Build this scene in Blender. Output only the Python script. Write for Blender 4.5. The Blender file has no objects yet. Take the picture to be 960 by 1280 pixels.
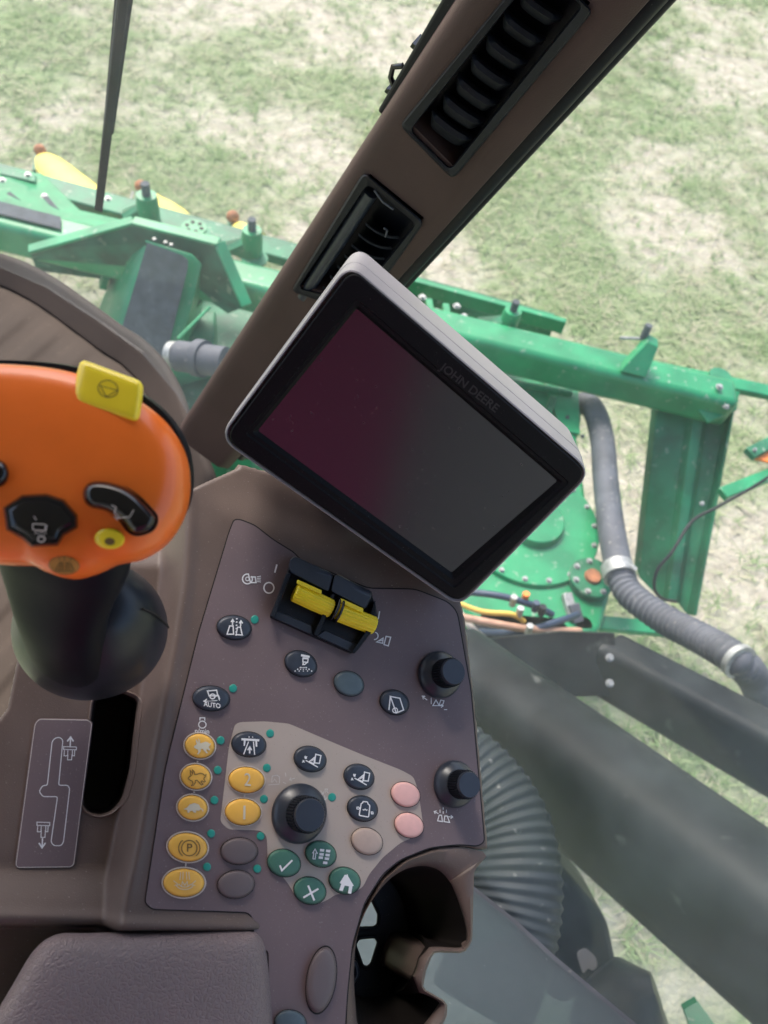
import bpy, bmesh, math, random
import numpy as np
random.seed(7); rng = np.random.default_rng(7)
R = math.radians
# ------------------------------------------------------------------ camera, light, exposure
F = 980.0                                   # focal length in pixels of the 960x1280 photograph
PITCH, ROLL, EYE = R(55), R(14), 3.5
def _rx(a): return np.array([[1,0,0],[0,math.cos(a),-math.sin(a)],[0,math.sin(a),math.cos(a)]])
def _rz(a): return np.array([[math.cos(a),-math.sin(a),0],[math.sin(a),math.cos(a),0],[0,0,1]])
M = _rx(math.pi/2-PITCH) @ _rz(ROLL)
CAM = np.array([0.,0.,EYE])
sc = bpy.context.scene
cd = bpy.data.cameras.new('camera'); cam = bpy.data.objects.new('camera', cd); sc.collection.objects.link(cam)
from mathutils import Matrix, Vector
mm = Matrix.Identity(4)
for i in range(3):
    for j in range(3): mm[i][j] = M[i][j]
    mm[i][3] = CAM[i]
cam.matrix_world = mm
cd.sensor_fit = 'VERTICAL'; cd.sensor_height = 36; cd.lens = F/1280*36
cd.clip_start = .02; cd.clip_end = 500
cd.dof.use_dof = True; cd.dof.focus_distance = .62; cd.dof.aperture_fstop = 9
sc.camera = cam
sc.cycles.use_denoising = True
sc.cycles.max_bounces = 8; sc.cycles.transparent_max_bounces = 16
sc.view_settings.view_transform = 'Standard'; sc.view_settings.look = 'None'
sc.view_settings.gamma = 1; sc.view_settings.exposure = 1.45
w = bpy.data.worlds.new('World'); sc.world = w; w.use_nodes = True
nt = w.node_tree; bg = nt.nodes['Background']
sky = nt.nodes.new('ShaderNodeTexSky'); sky.sky_type = 'NISHITA'; sky.sun_disc = False
SUN_EL, SUN_AZ = R(52), R(-35)
sky.sun_elevation = SUN_EL; sky.sun_rotation = SUN_AZ; sky.dust_density = 4; sky.air_density = 1.2
nt.links.new(sky.outputs[0], bg.inputs[0]); bg.inputs[1].default_value = .13
sd = bpy.data.lights.new('sun', 'SUN'); sd.energy = 1.4; sd.angle = R(14); sd.color = (1,.96,.9)
so = bpy.data.objects.new('sun', sd); sc.collection.objects.link(so)
sdir = Vector((math.cos(SUN_EL)*math.sin(SUN_AZ), math.cos(SUN_EL)*math.cos(SUN_AZ), math.sin(SUN_EL)))
so.rotation_euler = sdir.to_track_quat('Z','Y').to_euler(); so.location = (0,0,8)

# ------------------------------------------------------------------ geometry helpers
def ray(px, py): return M @ np.array([(px-480)/F, -(py-640)/F, -1.])
def W(px, py, z):
    d = ray(px,py); return CAM + d*((z-EYE)/d[2])
def D(px, py, depth): return CAM + ray(px,py)*depth
class Plane:
    def __init__(s, p0, n): s.p0 = np.array(p0,float); s.n = np.array(n,float)/np.linalg.norm(n)
    def __call__(s, px, py, w=0.):
        d = ray(px,py); t = (s.n@(s.p0-CAM)+w)/(s.n@d); return CAM+d*t
    def many(s, px, py, w=0.):
        px = np.asarray(px,float); py = np.asarray(py,float)
        d = np.stack([(px-480)/F, -(py-640)/F, -np.ones_like(px)],-1) @ M.T
        t = (s.n@(s.p0-CAM)+w)/(d@s.n); return CAM + d*t[...,None]
def camvec(v): return M @ np.array(v,float)

def tag(o, label=None, cat=None, group=None, kind=None):
    for k,v in (('label',label),('category',cat),('group',group),('kind',kind)):
        if v: o[k] = v
    return o
def origin_of(o):
    s = np.zeros(3)
    while o is not None: s += np.array(o.location); o = o.parent
    return s
def empty(name, loc, label, cat, group=None):
    o = bpy.data.objects.new(name, None); sc.collection.objects.link(o)
    o.location = tuple(float(a) for a in loc); o.empty_display_size = .05
    return tag(o, label, cat, group)
def mk(name, verts, faces, mat, parent=None, smooth=35, bevel=0, subsurf=0, solid=0, seg=2):
    verts = np.asarray(verts, float)
    if parent is not None: org = origin_of(parent)
    else:
        org = np.array([verts[:,0].mean(), verts[:,1].mean(), verts[:,2].min()])
    me = bpy.data.meshes.new(name)
    me.from_pydata([tuple(v) for v in (verts-org)], [], [tuple(f) for f in faces])
    me.validate()
    bm = bmesh.new(); bm.from_mesh(me); bmesh.ops.recalc_face_normals(bm, faces=bm.faces); bm.to_mesh(me); bm.free()
    if mat is not None:
        for m_ in (mat if isinstance(mat, (list,tuple)) else [mat]): me.materials.append(m_)
    o = bpy.data.objects.new(name, me); sc.collection.objects.link(o)
    if parent is not None: o.parent = parent
    else: o.location = tuple(float(a) for a in org)
    if smooth:
        me.shade_smooth(); me.set_sharp_from_angle(angle=R(smooth))
    if solid:
        md = o.modifiers.new('thickness','SOLIDIFY'); md.thickness = solid; md.offset = -1
    if bevel:
        md = o.modifiers.new('bevel','BEVEL'); md.width = bevel; md.segments = seg; md.limit_method = 'ANGLE'; md.angle_limit = R(35)
        md.harden_normals = False
    if subsurf:
        md = o.modifiers.new('sub','SUBSURF'); md.levels = subsurf; md.render_levels = subsurf
    return o
class MB:
    def __init__(s): s.v = []; s.f = []
    def add(s, v, f):
        b = len(s.v); s.v += [tuple(map(float,a)) for a in v]; s.f += [tuple(b+i for i in g) for g in f]; return s
    def build(s, name, mat, parent=None, **k): return mk(name, s.v, s.f, mat, parent, **k)
def loft(loops, cap0=True, cap1=True, closed=True):
    n = len(loops[0]); v = []; f = []
    for L in loops: v += [tuple(p) for p in L]
    for i in range(len(loops)-1):
        for j in range(n if closed else n-1):
            k = (j+1)%n; f.append((i*n+j, i*n+k, (i+1)*n+k, (i+1)*n+j))
    for cap, i in ((cap0,0),(cap1,len(loops)-1)):
        if cap:
            c = np.mean(np.array(loops[i]),0); v.append(tuple(c)); ci = len(v)-1
            for j in range(n): f.append((i*n+j, i*n+(j+1)%n, ci))
    return v, f
def prism(poly, vec):
    a = [np.array(p) for p in poly]; b = [p+np.array(vec) for p in a]; n = len(a)
    v = a+b; f = [tuple(range(n)), tuple(range(2*n-1,n-1,-1))]
    f += [(i,(i+1)%n,n+(i+1)%n,n+i) for i in range(n)]
    return v, f
def frame(d, up):
    d = d/np.linalg.norm(d); s = np.cross(d, up); s /= np.linalg.norm(s); u = np.cross(s, d); return d, s, u
def beam(p, q, wd, ht, up=(0,0,1)):
    p = np.array(p,float); q = np.array(q,float); d,s,u = frame(q-p, np.array(up,float))
    c = [(-1,-1),(1,-1),(1,1),(-1,1)]
    return loft([[e+s*a*wd/2+u*b*ht/2 for a,b in c] for e in (p,q)])
def cat(pts, n=6, closed=False):
    pts = [np.array(p,float) for p in pts]; out = []; m = len(pts)
    rngi = range(m) if closed else range(m-1)
    for i in rngi:
        if closed: a,b,c,d = pts[(i-1)%m],pts[i],pts[(i+1)%m],pts[(i+2)%m]
        else: a,b,c,d = pts[max(i-1,0)],pts[i],pts[i+1],pts[min(i+2,m-1)]
        for k in range(n):
            t = k/n; out.append(.5*((2*b)+(c-a)*t+(2*a-5*b+4*c-d)*t*t+(-a+3*b-3*c+d)*t**3))
    if not closed: out.append(pts[-1])
    return out
def rounded(pts, r, n=5):
    pts = [np.array(p,float) for p in pts]; m = len(pts); out = []
    rr = r if isinstance(r,(list,tuple)) else [r]*m
    for i in range(m):
        a,b,c = pts[i-1],pts[i],pts[(i+1)%m]
        la,lc = np.linalg.norm(a-b),np.linalg.norm(c-b); q = min(rr[i], la*.48, lc*.48)
        if q < 1e-9: out.append(b); continue
        s = b+(a-b)/la*q; e = b+(c-b)/lc*q
        for k in range(n+1):
            t = k/n; out.append((1-t)**2*s+2*t*(1-t)*b+t*t*e)
    return out
def ell(cx, cy, rx, ry, ang=0, n=40):
    a = R(ang); return [np.array([cx+rx*math.cos(t)*math.cos(a)-ry*math.sin(t)*math.sin(a), cy+rx*math.cos(t)*math.sin(a)+ry*math.sin(t)*math.cos(a)])
            for t in np.linspace(0,2*math.pi,n,endpoint=False)]
def inset(pts, d):
    P_ = np.array(pts); c = P_.mean(0); e = (np.roll(P_,-1,0)-np.roll(P_,1,0)); e /= np.linalg.norm(e,axis=1)[:,None]+1e-12
    nrm = np.stack([-e[:,1], e[:,0]],1)
    area = 0.5*np.sum(P_[:,0]*np.roll(P_[:,1],-1)-np.roll(P_[:,0],-1)*P_[:,1])
    if area < 0: nrm = -nrm
    return [p for p in P_ + nrm*d]
def scaled(pts, k, c=None):
    P_ = np.array(pts); c = P_.mean(0) if c is None else np.array(c); return [p for p in c+(P_-c)*k]
def tube(path, rad, seg=14, caps=True, squash=1.0, up0=None):
    P_ = [np.array(p,float) for p in path]; n = len(P_); loops = []
    T = [(P_[min(i+1,n-1)]-P_[max(i-1,0)]) for i in range(n)]; T = [t/np.linalg.norm(t) for t in T]
    up = np.array([0.,0.,1.]) if up0 is None else np.array(up0,float)
    s = np.cross(T[0],up)
    if np.linalg.norm(s)<1e-3: s = np.cross(T[0],[0,1.,0])
    s /= np.linalg.norm(s)
    for i in range(n):
        s = s-T[i]*(s@T[i]); s /= np.linalg.norm(s); u = np.cross(s,T[i])
        r = rad(i/(n-1)) if callable(rad) else rad
        loops.append([P_[i]+(s*math.cos(a)+u*math.sin(a)*squash)*r for a in np.linspace(0,2*math.pi,seg,endpoint=False)])
    return loft(loops, caps, caps)
def resample(path, n):
    P_ = np.array(path); d = np.r_[0,np.cumsum(np.linalg.norm(np.diff(P_,axis=0),axis=1))]
    t = np.linspace(0,d[-1],n); return [np.array([np.interp(x,d,P_[:,k]) for k in range(P_.shape[1])]) for x in t]
def pillow(pl, outline, levels, cap0=True):   # levels: (inset in px, height)
    loops = []
    for ins, h in levels:
        o = inset(outline, ins) if abs(ins) > 1e-9 else outline
        loops.append([pl(p[0],p[1],h) for p in o])
    return loft(loops, cap0, True)
def sphere(c, r, seg=10, rings=6, scale=(1,1,1)):
    v = []; f = []
    for i in range(rings+1):
        th = math.pi*i/rings
        for j in range(seg):
            ph = 2*math.pi*j/seg; v.append(np.array(c)+r*np.array([math.sin(th)*math.cos(ph)*scale[0], math.sin(th)*math.sin(ph)*scale[1], math.cos(th)*scale[2]]))
    for i in range(rings):
        for j in range(seg):
            k=(j+1)%seg; f.append((i*seg+j,i*seg+k,(i+1)*seg+k,(i+1)*seg+j))
    return v, f
def disc(c, n, r, h, seg=20, r2=None):
    n = np.array(n,float)/np.linalg.norm(n); s = np.cross(n,[0.3,.2,1.]); s/=np.linalg.norm(s); u = np.cross(n,s); r2 = r if r2 is None else r2
    A = np.linspace(0,2*math.pi,seg,endpoint=False)
    return loft([[np.array(c)+(s*math.cos(a)+u*math.sin(a))*r for a in A],[np.array(c)+n*h+(s*math.cos(a)+u*math.sin(a))*r2 for a in A]])
SS = lambda a,b,x: (lambda t: t*t*(3-2*t))(np.clip((x-a)/(b-a),0,1))
def seg_dist(px, py, poly, closed=True):
    P_ = np.array(poly,float); best = np.full(px.shape, 1e9); bx = np.zeros(px.shape); by = np.zeros(px.shape)
    m = len(P_) if closed else len(P_)-1
    for i in range(m):
        a = P_[i]; b = P_[(i+1)%len(P_)]; ab = b-a; L2 = ab@ab+1e-12
        t = np.clip(((px-a[0])*ab[0]+(py-a[1])*ab[1])/L2,0,1); qx = a[0]+t*ab[0]; qy = a[1]+t*ab[1]
        d = np.hypot(px-qx,py-qy); k = d<best; best[k]=d[k]; bx[k]=qx[k]; by[k]=qy[k]
    return best,bx,by
def inside(px, py, poly):
    P_ = np.array(poly,float); r = np.zeros(px.shape,bool); m=len(P_)
    for i in range(m):
        x0,y0=P_[i]; x1,y1=P_[(i+1)%m]
        c = ((y0>py)!=(y1>py)) & (px < (x1-x0)*(py-y0)/(y1-y0+1e-12)+x0); r ^= c
    return r
# ------------------------------------------------------------------ materials
def mat(name, col, rough=.5, metal=0., spec=.5, noise=0., nscale=30., bump=0., bscale=200., col2=None, dust=0., dustcol=(.5,.47,.42), coat=0., kind='noise', bdist=.001, dscale=900.):
    m = bpy.data.materials.new(name); m.use_nodes = True; n = m.node_tree; b = n.nodes['Principled BSDF']
    b.inputs['Base Color'].default_value = (*col,1); b.inputs['Roughness'].default_value = rough
    b.inputs['Metallic'].default_value = metal; b.inputs['Specular IOR Level'].default_value = spec; b.inputs['Coat Weight'].default_value = coat
    tc = n.nodes.new('ShaderNodeTexCoord'); out = tc.outputs['Object']; last = None
    if noise or col2:
        t = n.nodes.new('ShaderNodeTexNoise'); t.inputs['Scale'].default_value = nscale; t.inputs['Detail'].default_value = 6; n.links.new(out, t.inputs['Vector'])
        rp = n.nodes.new('ShaderNodeValToRGB'); rp.color_ramp.elements[0].position = .35; rp.color_ramp.elements[1].position = .68
        c2 = col2 if col2 else tuple(min(1,c*(1+noise)) for c in col); c1 = tuple(c*(1-noise) for c in col) if not col2 else col
        rp.color_ramp.elements[0].color = (*c1,1); rp.color_ramp.elements[1].color = (*c2,1)
        n.links.new(t.outputs[0], rp.inputs[0]); last = rp.outputs[0]
        mr = n.nodes.new('ShaderNodeMapRange'); mr.inputs[3].default_value = max(0,rough-.08); mr.inputs[4].default_value = min(1,rough+.1)
        n.links.new(t.outputs[0], mr.inputs[0]); n.links.new(mr.outputs[0], b.inputs['Roughness'])
    if dust:
        t2 = n.nodes.new('ShaderNodeTexNoise'); t2.inputs['Scale'].default_value = dscale; t2.inputs['Detail'].default_value = 2; n.links.new(out, t2.inputs['Vector'])
        r2 = n.nodes.new('ShaderNodeValToRGB'); r2.color_ramp.elements[0].position = 1-.30-dust*.1; r2.color_ramp.elements[1].position = min(1,.78-dust*.1)
        n.links.new(t2.outputs[0], r2.inputs[0])
        t3 = n.nodes.new('ShaderNodeTexNoise'); t3.inputs['Scale'].default_value = dscale/20; n.links.new(out, t3.inputs['Vector'])
        ml = n.nodes.new('ShaderNodeMath'); ml.operation='MULTIPLY'; n.links.new(r2.outputs[0], ml.inputs[0]); n.links.new(t3.outputs[0], ml.inputs[1])
        mx = n.nodes.new('ShaderNodeMix'); mx.data_type='RGBA'; n.links.new(ml.outputs[0], mx.inputs[0])
        if last: n.links.new(last, mx.inputs[6])
        else: mx.inputs[6].default_value = (*col,1)
        mx.inputs[7].default_value = (*dustcol,1); last = mx.outputs[2]
    if last: n.links.new(last, b.inputs['Base Color'])
    if bump:
        if kind == 'leather':
            t = n.nodes.new('ShaderNodeTexVoronoi'); t.feature = 'DISTANCE_TO_EDGE'; t.inputs['Scale'].default_value = bscale
            dn = n.nodes.new('ShaderNodeTexNoise'); dn.inputs['Scale'].default_value = bscale*.6; n.links.new(out, dn.inputs['Vector'])
            va = n.nodes.new('ShaderNodeVectorMath'); va.operation='MULTIPLY_ADD'; va.inputs[1].default_value = (.006,)*3
            n.links.new(dn.outputs['Color'], va.inputs[0]); n.links.new(out, va.inputs[2]); n.links.new(va.outputs[0], t.inputs['Vector'])
            rr = n.nodes.new('ShaderNodeValToRGB'); rr.color_ramp.elements[1].position = .18; n.links.new(t.outputs['Distance'], rr.inputs[0]); hs = rr.outputs[0]
        else:
            t = n.nodes.new('ShaderNodeTexNoise'); t.inputs['Scale'].default_value = bscale; t.inputs['Detail'].default_value = 3; n.links.new(out, t.inputs['Vector']); hs = t.outputs[0]
        bp = n.nodes.new('ShaderNodeBump'); bp.inputs['Strength'].default_value = bump; bp.inputs['Distance'].default_value = bdist
        n.links.new(hs, bp.inputs['Height']); n.links.new(bp.outputs[0], b.inputs['Normal'])
    return m
BODY = mat('console_plastic', (.122,.089,.078), .42, spec=.3, bump=.35, bscale=1400, bdist=.0006, noise=.09, nscale=25, dust=.15, dscale=700, dustcol=(.32,.29,.27))
PANEL = mat('panel_plastic', (.150,.112,.121), .46, spec=.32, bump=.2, bscale=1800, bdist=.0004, noise=.05, nscale=20, dust=.3, dscale=800, dustcol=(.35,.32,.3))
TAN = mat('panel_tan_print', (.40,.34,.305), .5, spec=.3, bump=.2, bscale=1800, bdist=.0004, noise=.04, nscale=20, dust=.2, dscale=800, dustcol=(.18,.15,.13))
PILLAR = mat('pillar_plastic', (.066,.042,.038), .55, spec=.22, bump=.5, bscale=900, bdist=.0008, noise=.1, nscale=15)
LEATHER = mat('armrest_vinyl', (.20,.155,.158), .42, spec=.4, bump=.55, bscale=330, bdist=.0007, kind='leather', noise=.06, nscale=14)
BLACK = mat('black_plastic', (.009,.011,.016), .42, spec=.25, bump=.15, bscale=1500, bdist=.0003, noise=.2, nscale=60, dust=.05, dscale=900, dustcol=(.15,.15,.15))
SATIN = mat('satin_black', (.022,.028,.042), .32, noise=.15, nscale=40, bump=.1, bscale=1200, bdist=.0003)
BOOT = mat('boot_rubber', (.008,.011,.019), .36, spec=.45, noise=.15, nscale=30, bump=.15, bscale=900, bdist=.0004)
RUBBER = mat('lever_rubber', (.005,.006,.010), .45, spec=.14, noise=.15, nscale=30, bump=.15, bscale=900, bdist=.0004)
WIPB = mat('wiper_black', (.008,.008,.009), .7, spec=.08)
CUPIN = mat('cup_well_shade', (.009,.007,.0065), .6, spec=.2)  # shade inside the brown cup, put into the colour
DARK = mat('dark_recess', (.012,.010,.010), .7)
SEAM = mat('seam_shadow_gap', (.008,.007,.008), .8)
NAVY = mat('button_navy', (.028,.037,.056), .4, noise=.12, nscale=200, bump=.25, bscale=2500, bdist=.0003)
SLATE = mat('button_slate', (.07,.10,.12), .42, noise=.08, nscale=200, bump=.2, bscale=2500, bdist=.0003)
YEL = mat('button_amber', (.78,.43,.07), .45, noise=.05, nscale=80, bump=.2, bscale=2500, bdist=.0003, dust=.2, dscale=2500, dustcol=(.3,.2,.1))
BRN = mat('button_brown', (.12,.095,.1), .5, bump=.4, bscale=1800, bdist=.0004)
GRN = mat('button_green', (.05,.15,.11), .45, noise=.08, nscale=200, bump=.2, bscale=2500, bdist=.0003)
PINK = mat('button_pink', (.74,.42,.39), .45, noise=.04, nscale=200, bump=.15, bscale=2500, bdist=.0003)
BEIGE = mat('button_beige', (.42,.32,.275), .48, noise=.04, nscale=200, bump=.2, bscale=2500, bdist=.0003)
TEAL = mat('indicator_teal', (.02,.27,.22), .35)
INK = mat('print_white', (.72,.72,.74), .5)
INKG = mat('print_grey', (.60,.55,.42), .5)
INKD = mat('print_dark', (.16,.10,.03), .55)
INKF = mat('print_faded', (.55,.52,.5), .55)
RINGW = mat('ring_print', (.55,.50,.47), .5)
SWY = mat('switch_yellow', (.95,.72,.02), .32, noise=.06, nscale=90, bump=.1, bscale=900, bdist=.0004)
ORANGE = mat('lever_orange', (.92,.175,.018), .3, noise=.05, nscale=30, coat=.2, bump=.08, bscale=1200, bdist=.0003)
LYEL = mat('lever_yellow', (.98,.74,.03), .3, coat=.15, noise=.03, nscale=60)
GLOSS = mat('gloss_black', (.006,.006,.009), .09, spec=.6)
GREYC = mat('monitor_casing', (.26,.25,.275), .45, noise=.04, nscale=30, bump=.15, bscale=1500, bdist=.0003)
BEZ = mat('monitor_bezel', (.004,.0045,.0065), .5, spec=.16, bump=.2, bscale=2200, bdist=.0003, dust=.05, dscale=1200, dustcol=(.2,.2,.2))
EMB = mat('bezel_lettering', (.015,.015,.018), .35)
SCREEN = mat('screen_glass', (.011,.010,.013), .17, spec=1., dust=.1, dscale=300, dustcol=(.1,.1,.1))
MATBRN = mat('floor_rubber', (.060,.045,.035), .7, spec=.15, noise=.12, nscale=6, bump=.3, bscale=400, bdist=.001, dust=.4, dscale=90, dustcol=(.10,.08,.06))
LIP = mat('floor_trim', (.034,.024,.019), .65, spec=.2, noise=.1, nscale=8, bump=.3, bscale=500, bdist=.001)
JDG = mat('green_paint', (.013,.235,.092), .35, noise=.22, nscale=7, dust=.6, dscale=35, dustcol=(.30,.36,.28), coat=.15)
JDG2 = mat('green_paint_dull', (.010,.155,.07), .5, noise=.4, nscale=7, dust=.6, dscale=30, dustcol=(.30,.36,.28))
JDG3 = mat('green_paint_shaded_dusty', (.010,.10,.055), .55, noise=.5, nscale=9, dust=.8, dscale=24, dustcol=(.22,.28,.2))  # green darkened to hold the gusset's underside shade, plus real dust
JDY = mat('yellow_snout', (.80,.66,.14), .38, noise=.1, nscale=8, dust=.3, dscale=60, dustcol=(.9,.85,.55))
GRIP = mat('grip_tape', (.075,.085,.095), .85, noise=.2, nscale=20, bump=.5, bscale=300, bdist=.002, dust=.5, dscale=120, dustcol=(.3,.3,.3))
STEEL = mat('bolt_steel', (.33,.34,.33), .45, metal=.5, noise=.2, nscale=60)
RUST = mat('rusty_knob', (.32,.13,.06), .7, noise=.3, nscale=40)
HOSE = mat('grey_rubber_hose', (.085,.092,.108), .6, spec=.3, noise=.25, nscale=8, dust=.6, dscale=60, dustcol=(.28,.27,.25))
DUCT = mat('ribbed_duct', (.022,.028,.033), .55, spec=.22, noise=.2, nscale=6, dust=.5, dscale=40, dustcol=(.2,.2,.19))
BEAMK = mat('dusty_black_paint', (.005,.006,.0075), .5, spec=.15, col2=(.026,.031,.034), nscale=5, dust=.25, dscale=16, dustcol=(.10,.105,.10), bump=.0, bscale=60, bdist=.002)
HYEL = mat('yellow_line_hose', (.62,.42,.08), .55); HORG = mat('tan_line_hose', (.42,.25,.17), .55, noise=.2, nscale=30); HBLU = mat('dark_line_hose', (.03,.05,.09), .5); HRED=mat('marker_orange', (.9,.22,.03), .4)
MAROON = mat('maroon_cloth', (.50,.08,.22), .8)
ROOFM = mat('roof_liner', (.22,.20,.18), .8)
REAR = mat('rear_trim', (.45,.45,.48), .7)
def glassmat(name, hazef, tint=(1,1,1), spread=.06, scale=3., dcol=(.62,.68,.69)):  # pale film paints in the reflection haze; the specks are dust
    m = bpy.data.materials.new(name); m.use_nodes = True; n = m.node_tree; n.nodes.clear()
    o = n.nodes.new('ShaderNodeOutputMaterial'); tr = n.nodes.new('ShaderNodeBsdfTransparent'); tr.inputs[0].default_value = (*tint,1)
    di = n.nodes.new('ShaderNodeBsdfDiffuse'); di.inputs[0].default_value = (*dcol,1)
    tl = n.nodes.new('ShaderNodeBsdfTranslucent'); tl.inputs[0].default_value = (*dcol,1)
    a = n.nodes.new('ShaderNodeMixShader'); a.inputs[0].default_value=.5; n.links.new(di.outputs[0],a.inputs[1]); n.links.new(tl.outputs[0],a.inputs[2])
    tc = n.nodes.new('ShaderNodeTexCoord'); t = n.nodes.new('ShaderNodeTexNoise'); t.inputs['Scale'].default_value = scale; t.inputs['Detail'].default_value = 8; t.inputs['Roughness'].default_value=.65
    n.links.new(tc.outputs['Object'], t.inputs['Vector'])
    mr = n.nodes.new('ShaderNodeMapRange'); mr.inputs[1].default_value=.3; mr.inputs[2].default_value=.7; mr.inputs[3].default_value = max(0,hazef-spread); mr.inputs[4].default_value = hazef+spread
    n.links.new(t.outputs[0], mr.inputs[0])
    sp = n.nodes.new('ShaderNodeTexNoise'); sp.inputs['Scale'].default_value = 160; sp.inputs['Detail'].default_value=1; n.links.new(tc.outputs['Object'], sp.inputs['Vector'])
    sr = n.nodes.new('ShaderNodeMapRange'); sr.inputs[1].default_value=.77; sr.inputs[2].default_value=.82; sr.inputs[3].default_value=0; sr.inputs[4].default_value=.15; n.links.new(sp.outputs[0], sr.inputs[0])
    ad = n.nodes.new('ShaderNodeMath'); ad.operation='ADD'; ad.use_clamp=True; n.links.new(mr.outputs[0],ad.inputs[0]); n.links.new(sr.outputs[0],ad.inputs[1])
    b = n.nodes.new('ShaderNodeMixShader'); n.links.new(ad.outputs[0],b.inputs[0]); n.links.new(tr.outputs[0],b.inputs[1]); n.links.new(a.outputs[0],b.inputs[2])
    gl = n.nodes.new('ShaderNodeBsdfGlossy'); gl.inputs['Roughness'].default_value=.04
    c = n.nodes.new('ShaderNodeMixShader'); c.inputs[0].default_value=.018; n.links.new(b.outputs[0],c.inputs[1]); n.links.new(gl.outputs[0],c.inputs[2])
    n.links.new(c.outputs[0], o.inputs[0]); return m
GLASSW = glassmat('windshield_glass', .05, spread=.025)
GLASSS = glassmat('side_glass', .034, spread=.032, scale=1.6, dcol=(.56,.67,.76))
GLASSL = glassmat('lower_glass', .38, spread=.06, tint=(.45,.51,.54), dcol=(.30,.36,.40))

# ------------------------------------------------------------------ ground and grass
def ground():
    m = bpy.data.materials.new('dry_grass_ground'); m.use_nodes = True; n = m.node_tree; b = n.nodes['Principled BSDF']; b.inputs['Roughness'].default_value=.95; b.inputs['Specular IOR Level'].default_value=.1
    tc = n.nodes.new('ShaderNodeTexCoord')
    def nz(s, d=8, r=.6):
        t = n.nodes.new('ShaderNodeTexNoise'); t.inputs['Scale'].default_value=s; t.inputs['Detail'].default_value=d; t.inputs['Roughness'].default_value=r; n.links.new(tc.outputs['Object'],t.inputs['Vector']); return t.outputs[0]
    def ramp(src, p0, c0, p1, c1):
        r = n.nodes.new('ShaderNodeValToRGB'); r.color_ramp.elements[0].position=p0; r.color_ramp.elements[1].position=p1; r.color_ramp.elements[0].color=(*c0,1); r.color_ramp.elements[1].color=(*c1,1); n.links.new(src,r.inputs[0]); return r.outputs[0]
    soil = ramp(nz(9), .35, (.36,.33,.26), .65, (.53,.49,.40)); grass = ramp(nz(30), .3, (.20,.27,.13), .7, (.27,.34,.18))
    at_ = n.nodes.new('ShaderNodeAttribute'); at_.attribute_name = 'grass_cover'
    m1 = n.nodes.new('ShaderNodeMath'); m1.operation='MULTIPLY_ADD'; n.links.new(nz(7,10,.75), m1.inputs[0]); m1.inputs[1].default_value=1.6; m1.inputs[2].default_value=-.8
    m2 = n.nodes.new('ShaderNodeMath'); m2.operation='ADD'; m2.use_clamp=True; n.links.new(m1.outputs[0],m2.inputs[0]); n.links.new(at_.outputs['Fac'],m2.inputs[1])
    fac = m2.outputs[0]
    mx = n.nodes.new('ShaderNodeMix'); mx.data_type='RGBA'; n.links.new(fac,mx.inputs[0]); n.links.new(soil,mx.inputs[6]); n.links.new(grass,mx.inputs[7]); n.links.new(mx.outputs[2], b.inputs['Base Color'])
    bp = n.nodes.new('ShaderNodeBump'); bp.inputs['Distance'].default_value=.03; n.links.new(nz(25),bp.inputs['Height']); n.links.new(bp.outputs[0],b.inputs['Normal'])
    from mathutils import noise as mn
    def cover(x,y):
        v = mn.fractal(Vector((x*.62+3.1,y*.62+7.7,0)),.45,2.1,7); return float(SS(-.75,.75,v+.03))
    gx = np.r_[-150,np.linspace(-11,8,190),150]; gy = np.r_[-150,np.linspace(-.5,13.5,150),150]
    vv = [(x,y,0) for y in gy for x in gx]; nx_=len(gx); ff=[(r*nx_+c,r*nx_+c+1,(r+1)*nx_+c+1,(r+1)*nx_+c) for r in range(len(gy)-1) for c in range(nx_-1)]
    me = bpy.data.meshes.new('ground'); me.from_pydata(vv,[],ff); me.materials.append(m)
    at0 = me.attributes.new('grass_cover','FLOAT','POINT'); at0.data.foreach_set('value',[cover(v[0],v[1]) for v in vv])
    o = bpy.data.objects.new('ground',me); sc.collection.objects.link(o); tag(o, kind='structure')
    # grass blades: one mass, clumped
    gm = []
    for nm, c, c2 in (('grass_green',(.19,.285,.12),(.28,.36,.18)),('grass_pale',(.27,.35,.17),(.38,.40,.25)),('grass_dry',(.38,.37,.25),(.50,.46,.34))):
        gm.append(mat(nm, c, .8, spec=.12, col2=c2, nscale=.9))
    n_cl = 36000
    X = rng.uniform(-4.6,4.2,n_cl); Y = rng.uniform(.6,11.5,n_cl)
    X = X*(.45+.62*Y/9)
    keep = np.array([rng.random() < .12+.88*cover(x,y) for x,y in zip(X,Y)])
    X,Y = X[keep],Y[keep]; V=[];Fc=[];mi=[]
    for x,y in zip(X,Y):
        k = rng.integers(4,10); size = rng.uniform(.022,.062)*(1.25 if rng.random()<.15 else 1); mt = rng.choice(3,p=[.42,.38,.20])
        for _ in range(k):
            a = rng.uniform(0,6.283); r0 = rng.uniform(0,.035); bx,by = x+r0*math.cos(a*3), y+r0*math.sin(a*3); l = size*rng.uniform(.6,1.5); wd = rng.uniform(.0016,.0034)
            dx,dy = math.cos(a),math.sin(a); lean = rng.uniform(1.2,3.); b0=len(V)
            V += [(bx-dy*wd,by+dx*wd,0),(bx+dy*wd,by-dx*wd,0),(bx+dx*l*lean*.4+dy*wd*.8,by+dy*l*lean*.4-dx*wd*.8,l*.45),(bx+dx*l*lean*.4-dy*wd*.8,by+dy*l*lean*.4+dx*wd*.8,l*.45),(bx+dx*l*lean,by+dy*l*lean,l*.5)]
            Fc += [(b0,b0+1,b0+2,b0+3),(b0+3,b0+2,b0+4)]; mi += [mt,mt]
    me = bpy.data.meshes.new('grass'); me.from_pydata(V,[],Fc)
    for g in gm: me.materials.append(g)
    me.polygons.foreach_set('material_index', mi)
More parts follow.
